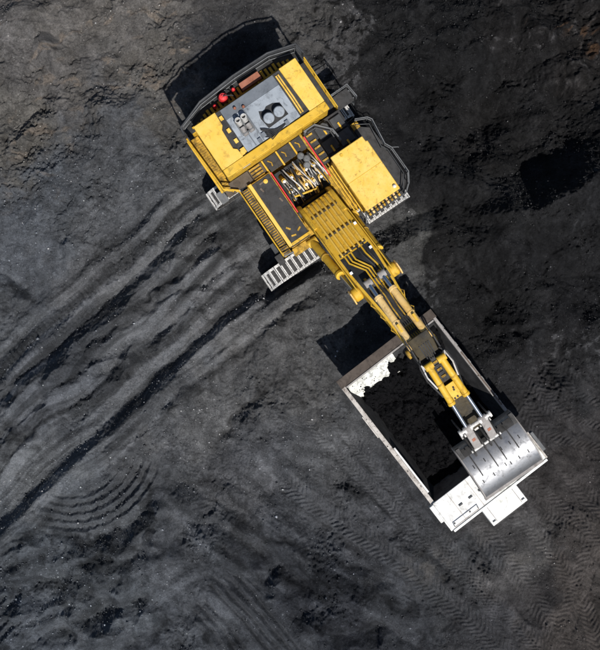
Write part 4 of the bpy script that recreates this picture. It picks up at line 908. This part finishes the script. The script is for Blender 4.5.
# ---- stick
ST = [(10.05, 10.2, .50, .62), (10.7, 10.2, 1.7, .62), (11.3, 9.75, 1.25, .58), (13.2, 9.15, 1.2, .54), (15.0, 8.45, .95, .48), (16.15, 7.95, .7, .44)]
rings = [[(x, -hw, z), (x, hw, z), (x, hw, z - dp), (x, -hw, z - dp)] for x, z, dp, hw in ST]
stick = MB().loft(rings).build('stick', 'oily', EX, 0.04)
def stop_(x): return float(np.interp(x, [q[0] for q in ST], [q[1] for q in ST]))
for s_ in (-1, 1):
    part(MB().prism([(9.9, 10.3), (10.1, 9.6), (10.5, 8.4), (11.1, 8.3), (11.7, 9.2), (11.4, 9.9), (10.6, 10.4)], s_ * .66, s_ * .74, 'y'), 'stick_side_plate', 'deck_dark', stick, 0.02)
    part(MB().lathe([(0, 0), (.26, 0), (.26, .16), (.1, .2)], 16, (10.75, s_ * .74, 8.6), (0, s_, 0)), 'pivot_cap', 'yellow_dirty', stick, 0)
    bk = ram('bucket_cylinder', (11.75, s_ * .40, 10.15), (15.75, s_ * .50, 9.0), 0.60, 0.185, 0.11, 'yellow')
    part(MB().tube([(11.8, s_ * .62, 10.1), (11.5, s_ * .72, 10.35), (12.2, s_ * .8, 10.25), (13.0, s_ * .66, 9.85)], 0.045, 6), 'cylinder_hose', 'hose_pale' if s_ > 0 else 'bright_steel', bk, 0)
    part(MB().tube([(11.2, s_ * .60, 10.1), (11.6, s_ * .84, 10.1), (12.4, s_ * .88, 9.8), (13.6, s_ * .62, 9.4)], 0.05, 6), 'stick_hose', 'hose_black', stick, 0)
    part(MB().box(11.5, 12.0, s_ * .40 - .16, s_ * .40 + .16, 9.72, 9.96), 'cylinder_bracket', 'dark_steel', stick, 0.02)
part(MB().loft([[(x, -.22, stop_(x) + .02), (x, .22, stop_(x) + .02), (x, .22, stop_(x) + .1), (x, -.22, stop_(x) + .1)] for x in (11.6, 12.2, 12.9)]), 'dark_valve_strip', 'black', stick, 0)
for k in range(6): part(MB().box(11.5 + k * .22, 11.62 + k * .22, -.16 + .05 * (k % 2), .16, stop_(11.6 + k * .22) + .1, stop_(11.6 + k * .22) + .2), 'valve_block', 'yellow_dirty' if k % 2 else 'dark_steel', stick, .01)
cp = part(MB().loft([[(x, -.55, stop_(x) + .04), (x, .55, stop_(x) + .04), (x, .55, stop_(x) + .34), (x, -.55, stop_(x) + .34)] for x in (13.15, 13.7, 14.1)]), 'stick_cross_plate', 'yellow', stick, 0.02)
for k in range(9):
    x = 13.2 + rng2.random() * .8; y = rng2.uniform(-.5, .5); part(MB().box(x, x + .1, y - .05, y + .05, stop_(x) + .30, stop_(x) + .37), 'plate_bolt', 'black', cp, 0)
# ---- bucket links
for s_ in (-1, 1):
    y = s_ * .50; d = Vector((17.05, 0, 8.05)) - Vector((15.8, 0, 9.0)); ang = math.atan2(-d.z, d.x)
    lk = part(MB().obox((16.42, y, 8.50), 1.45, 0.46, 0.2, Matrix.Rotation(ang, 3, 'Y')), 'bucket_link', 'link_grey', EX, 0.04)
    part(MB().obox((16.5, y, 8.57), 0.2, 0.2, 0.04, Matrix.Rotation(ang, 3, 'Y')), 'link_boss', 'rust_box', lk, 0.01)
    part(MB().prism([(15.75, 9.1), (15.55, 9.0), (15.0, 7.95), (15.25, 7.85), (15.9, 8.95)], s_ * .82, s_ * .9, 'y'), 'idler_link', 'dark_steel', EX, 0.02)
MB().cyl((15.77, -1.02, 9.0), (15.77, 1.02, 9.0), 0.11, n=14).build('link_pin', 'bright_steel', EX)
for y in (-.95, -.66, -.3, .3, .66, .95): MB().lathe([(.1, -.06), (.19, -.06), (.19, .06), (.1, .06)], 14, (15.77, y, 9.0), (0, 1, 0)).build('pin_collar', 'bright_steel', EX)

# ---- bucket, tipped over: its rounded back faces up
OUT = [(16.5, 6.6), (16.55, 7.05), (16.8, 7.40), (17.2, 7.64), (17.7, 7.81), (18.2, 7.89), (18.7, 7.84), (19.2, 7.64), (19.55, 7.34), (19.78, 6.9), (19.86, 6.42)]
def offset_in(P, t):
    cx, cz = 17.9, 6.6; return [(x + (cx - x) / math.hypot(cx - x, cz - z) * t, z + (cz - z) / math.hypot(cx - x, cz - z) * t) for x, z in P]
INN = offset_in(OUT, 0.09); BY = 0.22; BWI = 1.84
# finer outline
def fine(P, n=4):
    out = []
    for i in range(len(P) - 1):
        p0, p1, p2, p3 = P[max(i - 1, 0)], P[i], P[i + 1], P[min(i + 2, len(P) - 1)]
        for k in range(n):
            t = k / n; out.append(tuple(0.5 * ((2 * p1[a]) + (-p0[a] + p2[a]) * t + (2 * p0[a] - 5 * p1[a] + 4 * p2[a] - p3[a]) * t * t + (-p0[a] + 3 * p1[a] - 3 * p2[a] + p3[a]) * t ** 3) for a in (0, 1)))
    return out + [P[-1]]
FO, FI = fine(OUT), fine(INN)
sh = MB(); rings = [[(xo, BY - BWI, zo), (xo, BY + BWI, zo), (xi, BY + BWI, zi), (xi, BY - BWI, zi)] for (xo, zo), (xi, zi) in zip(FO, FI)]
bucket = sh.loft(rings).build('bucket', 'steel', EX)
for s_ in (-1, 1):
    e = [(x, z) for x, z in offset_in(FO, -0.03)]
    part(MB().prism(e + [(18.9, 6.55), (17.6, 6.75)], BY + s_ * BWI, BY + s_ * (BWI + .07), 'y'), 'bucket_side_plate', 'link_grey', bucket, 0.01)
    part(MB().box(16.55, 17.2, BY + s_ * BWI - .22 * (s_ > 0), BY + s_ * BWI + .22 * (s_ < 0), 7.45, 7.75), 'corner_block', 'dark_steel', bucket, 0.02)
part(MB().loft([[(x, BY - BWI - .1, z), (x, BY + BWI + .1, z), (xx, BY + BWI + .1, zz), (xx, BY - BWI - .1, zz)] for x, z, xx, zz in ((19.80, 6.62, 19.99, 6.66), (19.86, 6.30, 20.02, 6.30))]), 'cutting_edge', 'link_grey', bucket, 0.02)
for k in range(6):
    y = BY - BWI + .2 + k * (2 * BWI - .4) / 5
    part(MB().prism([(19.85, 6.29), (20.0, 6.29), (19.93, 6.02), (19.88, 6.02)], y - .12, y + .12, 'y'), 'bucket_tooth', 'bright_steel', bucket, 0.02)
def shell_pt(q):
    i = min(int(q), len(FO) - 2); f = q - i; return (FO[i][0] * (1 - f) + FO[i + 1][0] * f, FO[i][1] * (1 - f) + FO[i + 1][1] * f)
def on_shell(x):
    i0 = next(i for i in range(8, len(FO)) if FO[i][0] >= x); return float(np.interp(x, [q[0] for q in FO[7:]], [q[1] for q in FO[7:]]))
for y, xa, xb in ((-1.15, 16.85, 18.5), (-.18, 16.85, 18.55), (.42, 16.85, 18.5), (1.32, 16.85, 18.35)):
    xs = np.linspace(xa, xb, 9)
    part(MB().loft([[(x, y - .03, on_shell(x) - .02), (x, y + .03, on_shell(x) - .02), (x, y + .03, on_shell(x) + .13), (x, y - .03, on_shell(x) + .13)] for x in xs]), 'stiffening_rib', 'dark_steel', bucket, 0)
for y in (-1.3, -.6, .22, .5, 1.05, 1.65):
    for xa in ((18.7, 17.75) if y not in (.22,) else (18.6,)): part(MB().loft([[(x, y - .028, on_shell(x) - .01), (x, y + .028, on_shell(x) - .01), (x, y + .028, on_shell(x) + .022), (x, y - .028, on_shell(x) + .022)] for x in (xa, xa + .2)]), 'wear_bead', 'black', bucket, 0)
part(MB().loft([[(x, BY - BWI + .24, on_shell(x) + .002), (x, BY + BWI - .24, on_shell(x) + .002), (x, BY + BWI - .24, on_shell(x) + .05), (x, BY - BWI + .24, on_shell(x) + .05)] for x in (16.75, 16.95, 17.2)]), 'bucket_top_plate', 'dark_steel', bucket, 0.01)
for y in (-.82, -.18, .18, .82): part(MB().prism([(16.1, 7.35), (16.5, 7.1), (17.0, 7.4), (17.5, 7.7), (17.25, 8.15), (16.9, 8.2), (16.15, 7.75)], y - .05, y + .05, 'y'), 'bucket_lug', 'dark_steel', bucket, 0.02)
MB().cyl((16.2, -.95, 7.55), (16.2, .95, 7.55), 0.12, n=14).build('bucket_pin', 'bright_steel', EX)
MB().cyl((17.08, -.95, 8.03), (17.08, .95, 8.03), 0.09, n=14).build('link_pin', 'bright_steel', EX)

# ================================================================ DUMP TRUCK (x forward, y to its left)
TR = thing('dump_truck', 'white rigid dump truck with a coal filled bed under the excavator bucket', 'truck', (TR_O[0], TR_O[1], TR_Z), TR_ANG)
TR.scale = (1.012, 1.012, 1.012)
ZR = 5.1                         # height of the bed rails above the truck's ground
c = MB()
c.box(-4.9, 3.3, -2.75, 2.75, 2.25, 2.45)
body = c.build('dump_body', 'bed_inside', TR, 0.02)
for s_ in (-1, 1):
    y0, y1 = s_ * 2.76, s_ * 3.22
    part(MB().prism([(2.3 * s_, 2.25), (s_ * 2.76, 2.25), (s_ * 3.3, ZR - .25), (s_ * 3.16, ZR - .25)] if s_ > 0 else [(s_ * 2.76, 2.25), (2.3 * s_, 2.25), (s_ * 3.16, ZR - .25), (s_ * 3.3, ZR - .25)], -4.9, 3.3, 'x'), 'side_wall', 'bed_inside', body, 0.01)
    rl = part(MB().box(-5.1, 3.5, 3.17 if s_ > 0 else -3.42, 3.36 if s_ > 0 else -3.17, ZR - .25, ZR), 'bed_rail', 'rail_white' if s_ < 0 else 'link_grey', body, 0.03)
    for k in range(7): part(MB().prism([(s_ * 2.8, 2.4), (s_ * 3.05, 2.4), (s_ * 3.40, ZR - .26), (s_ * 3.32, ZR - .26)] if s_ > 0 else [(s_ * 3.05, 2.4), (s_ * 2.8, 2.4), (s_ * 3.32, ZR - .26), (s_ * 3.40, ZR - .26)], -4.5 + k * 1.25, -4.25 + k * 1.25, 'x'), 'side_rib', 'white_worn', body, 0.01)
part(MB().prism([(-6.8, -3.98), (-7.3, -2.36), (-7.47, 0), (-7.43, 2.3), (-6.97, 3.85), (-7.0, 3.86), (-7.455, 2.31), (-7.495, 0), (-7.325, -2.36), (-6.825, -3.98)], 4.55, 5.55, 'z'), 'shadow_screen', 'dark_rail', EX, 0)  # solid screen added along the rear rail to fill out its shadow
part(MB().box(-3.1, -1.6, -3.5, -3.425, ZR - .2, ZR - .02), 'rail_doubler', 'rail_white', body, 0.01)
part(MB().box(-0.6, 2.6, -3.16, -3.05, ZR + .001, ZR + .07), 'rail_cap', 'white', body, 0.01)
part(MB().box(-2.6, 1.2, 3.24, 3.32, ZR + .001, ZR + .05), 'rail_cap', 'rust_rail', body, 0.01)
# tail: white sloping plate inside, rusty ledge behind
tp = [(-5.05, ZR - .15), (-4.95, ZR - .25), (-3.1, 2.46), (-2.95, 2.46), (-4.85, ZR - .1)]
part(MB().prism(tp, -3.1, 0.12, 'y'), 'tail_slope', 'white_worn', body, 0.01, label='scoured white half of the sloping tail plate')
part(MB().prism(tp, 0.13, 3.1, 'y'), 'tail_slope', 'bed_inside', body, 0.01)  # left half dark: shade of stick and bucket painted into the plate
part(MB().prism([(-5.62, ZR - .22), (-5.06, ZR - .18), (-5.06, ZR), (-5.62, ZR - .1)], -3.42, 3.42, 'y'), 'tail_ledge', 'tail_rust', body, 0.02)
part(MB().box(-5.05, -4.95, -3.14, 3.14, ZR - .1, ZR + .06), 'tail_rim', 'link_grey', body, 0.02)
part(MB().prism([(-5.58, ZR - .24), (-5.3, ZR - .24), (-4.9, 2.3), (-4.92, 2.3), (-5.35, 3.2)], -2.8, 2.8, 'y'), 'tail_plate', 'rust_rail', body, 0.01)
# front wall and canopy
part(MB().prism([(2.6, 2.46), (3.3, 2.46), (3.5, ZR + .05), (3.3, ZR + .05)], -3.1, 3.1, 'y'), 'front_wall', 'rust_rail', body, 0.01)
part(MB().box(3.25, 5.15, -3.32, 0.1, ZR + .06, ZR + .17), 'canopy_panel', 'white', body, 0.03, label='clean white half of the canopy')
part(MB().box(3.25, 5.15, 0.115, 3.4, ZR + .06, ZR + .17), 'canopy_panel', 'white_worn', body, 0.03, label='scratched and coal stained half of the canopy')
part(MB().box(5.151, 5.3, -3.3, 3.4, ZR + .0, ZR + .24), 'canopy_lip', 'white', body, 0.02)
part(MB().box(3.3, 5.14, 3.401, 3.5, ZR + .0, ZR + .24), 'canopy_lip', 'rail_white', body, 0.02)
part(MB().box(3.3, 5.14, -3.42, -3.321, ZR + .0, ZR + .22), 'canopy_lip', 'white', body, 0.02)
for y in (-2.2, -1.5, -.8, 0.9, 2.2): part(MB().box(4.2, 4.3, y, y + .25, ZR + .171, ZR + .24), 'canopy_bracket', 'dark_rail', body, 0.01)
for y in (-2.4, -0.8, 0.8, 2.4): part(MB().box(3.4, 5.0, y - .08, y + .08, ZR - .25, ZR + .055), 'canopy_rib', 'white_worn', body, 0.01)
for y in (-2.35, -1.05): part(MB().box(3.3, 5.1, y, y + .035, ZR + .171, ZR + .195), 'canopy_seam', 'rail_white', body, 0)
for y in (-3.0, -1.9, -.4, 1.1, 2.6): part(MB().cyl((4.9, y, ZR + .171), (4.9, y, ZR + .22), .05, n=8), 'canopy_bolt', 'dark_rail', body)
c = MB(); c.tube([(5.0, -3.1, ZR + .171), (5.0, -3.1, ZR + .55), (5.0, -1.4, ZR + .55), (5.0, -1.4, ZR + .171)], .03, 6); part(c, 'canopy_rail', 'rail_white', body, 0)
# chassis, deck, cab, nose
part(MB().box(-4.2, 5.6, -0.95, 0.95, 1.45, 2.2), 'chassis', 'dark_steel', TR, 0.05)
for x in (-2.6, 3.4): part(MB().cyl((x, -2.4, 1.5), (x, 2.4, 1.5), 0.38, n=16), 'axle', 'dark_steel', TR)
deck = part(MB().box(3.65, 5.15, -3.0, 3.0, 3.25, 3.4), 'front_deck', 'white_worn', TR, 0.03)
hood = part(MB().prism([(4.0, 2.1), (6.75, 2.1), (6.85, 2.3), (6.75, 3.75), (6.6, 3.85), (4.0, 3.9)], -1.3, 1.2, 'y'), 'bonnet', 'white', TR, 0.04)
for k in range(9): part(MB().box(6.8, 6.86, -1.1, 1.0, 2.4 + k * .13, 2.47 + k * .13), 'radiator_slat', 'dark_steel', hood, 0)
for y in (-.95, .85): part(MB().box(5.3, 6.6, y - .015, y + .015, 3.88, 3.93), 'bonnet_seam', 'link_grey', hood, 0)
for x, y in ((6.5, -1.1), (6.5, 1.0)): part(MB().box(x, x + .14, y - .1, y + .1, 3.86, 4.0), 'marker_lamp', 'lamp', hood, 0.01)
part(MB().box(5.5, 5.9, -.3, .3, 3.885, 3.93), 'bonnet_hatch', 'white_worn', hood, 0.01)
cabt = part(MB().box(3.7, 5.1, 1.35, 2.95, 3.41, 4.85), 'driver_cab', 'white', TR, 0.05)
part(MB().box(5.105, 5.12, 1.5, 2.8, 4.0, 4.75), 'windscreen', 'glass', cabt, 0.01)
part(MB().box(3.9, 4.9, 2.955, 2.97, 4.0, 4.75), 'side_window', 'glass', cabt, 0.01)
part(MB().box(3.8, 5.0, -2.9, -1.5, 3.41, 4.4), 'electrical_cabinet', 'white_worn', TR, 0.04)
part(MB().box(3.7, 5.0, 3.45, 3.85, 3.3, 3.95), 'air_filter_box', 'grey_rail', TR, 0.04)
part(MB().box(3.55, 4.7, -3.62, -3.05, 3.45, 4.0), 'fender_box', 'white', TR, 0.04)
part(MB().box(3.75, 4.9, 3.05, 3.44, 3.3, 3.38), 'fender_bracket', 'dark_steel', TR, 0.01)
bump = part(MB().box(6.3, 6.8, -1.25, 1.15, 1.5, 2.05), 'front_bumper', 'white_worn', TR, 0.05)
for y in (-.9, .8): part(MB().cyl((6.8, y, 1.8), (6.86, y, 1.8), 0.16, n=14), 'headlight', 'lamp', bump)
def wheel(x, y, s_, r=1.45, w=0.95):
    prof = [(r * .56, -w / 2), (r * .9, -w / 2), (r * .985, -w * .42), (r, -w * .2), (r, w * .2), (r * .985, w * .42), (r * .9, w / 2), (r * .56, w / 2)]
    ty = MB().lathe(prof, 36, (x, y, r), (0, 1, 0))
    hub = MB().lathe([(r * .2, -.3), (r * .55, -.38), (r * .57, 0), (r * .55, .38), (r * .2, .3)], 24, (x, y, r), (0, 1, 0)).build('wheel', 'white_worn', TR)
    ty.build('tyre', 'rubber', hub)
    lg = MB()
    for k in range(30):
        a = k / 30 * 6.283
        for h in (-1, 1):
            m = Matrix.Rotation(a + h * .05, 3, 'Y'); ctr = Vector((x, y + h * w * .25, r)) + m @ Vector((0, 0, r)); lg.obox(ctr, .13, w * .42, .08, m)
    lg.build('tread_lugs', 'rubber', hub)
for y in (-2.35, 2.35): wheel(3.4, y, 1)
for y in (-2.45, -1.42, 1.42, 2.45): wheel(-2.6, y, 1)

# ---- the load
n1, n2 = 150, 110
gx = np.linspace(-4.75, 3.1, n1, dtype=np.float32); gy = np.linspace(-3.02, 3.02, n2, dtype=np.float32)
GX, GY = np.meshgrid(gx, gy, indexing='ij')
base = 3.35 + 0.55 * np.exp(-((GX - 0.2) / 2.6) ** 2 - (GY / 2.0) ** 2)
nz = 0.35 * fbm(GX, GY, 1.6, 3, 801) + 0.16 * worley(GX, GY, 0.42, 811) + 0.08 * worley(GX, GY, 0.2, 821)
tn = fbm(GX, GY, 1.1, 4, 831)
tailcover = 3.35 + 1.55 * np.maximum(sst(-1.6, 0.4, GY + 1.6 * tn), 0.22 + 0.6 * sst(-4.4, -3.4, GX + 1.1 * tn)) * (1 - sst(-4.4, -3.0, GX) * .75)
GZ = np.where(GX < -2.8, np.maximum(base, tailcover), base) + nz
GZ = np.minimum(GZ, ZR - .15)
wall = np.clip((GZ - 2.3) / (ZR - 2.5), 0, 1) * 0.52 + 2.48          # follow the leaning side walls
GYw = GY / 3.02 * wall
lo = np.stack([GX, GYw, GZ], -1).reshape(-1, 3); ii = np.arange(n1 * n2, dtype=np.int32).reshape(n1, n2)
lq = np.stack([ii[:-1, :-1], ii[1:, :-1], ii[1:, 1:], ii[:-1, 1:]], -1).reshape(-1, 4)
r3 = np.random.RandomState(9); NL = 1500
a = r3.randint(2, n1 - 2, NL); b = r3.randint(2, n2 - 2, NL); q = lo.reshape(n1, n2, 3)[a, b]
ns = 130; sx = -4.85 + 1.6 * r3.rand(ns) ** 1.3; sy = -3.0 + 6.0 * r3.rand(ns); sz = ZR - .1 - (sx + 4.85) / 1.9 * (ZR - .1 - 2.46)
nr = 70; rx_ = -5.0 + 8.3 * r3.rand(nr); ry_ = np.where(r3.rand(nr) < .5, -1, 1) * (3.17 + .2 * r3.rand(nr)); rz_ = np.full(nr, ZR)
q = np.concatenate([q, np.stack([sx, sy, sz], -1), np.stack([rx_, ry_, rz_], -1)]); NL = len(q)
lsz = 0.03 + 0.07 * r3.rand(NL) ** 3; lsz[1500:] = 0.018 + 0.04 * r3.rand(NL - 1500) ** 3
c2_, f2_ = lumps(q[:, 0], q[:, 1], q[:, 2], lsz, r3)
load_me = np_mesh('coal_load', lo, lq, 4); load_me.materials.append(M['coal'])
bm = bmesh.new(); bm.from_mesh(load_me)
bv = [bm.verts.new(p_) for p_ in c2_.tolist()]
for f in f2_.tolist(): bm.faces.new([bv[i] for i in f])
bm.to_mesh(load_me); bm.free()
load = bpy.data.objects.new('coal_load', load_me); COL.objects.link(load)
load.matrix_world = Matrix.Translation((TR_O[0], TR_O[1], TR_Z)) @ Matrix.Rotation(TR_ANG, 4, 'Z') @ Matrix.Scale(1.012, 4)
load['kind'] = 'stuff'; load['label'] = 'black coal heaped in the bed of the dump truck'; load['category'] = 'coal'
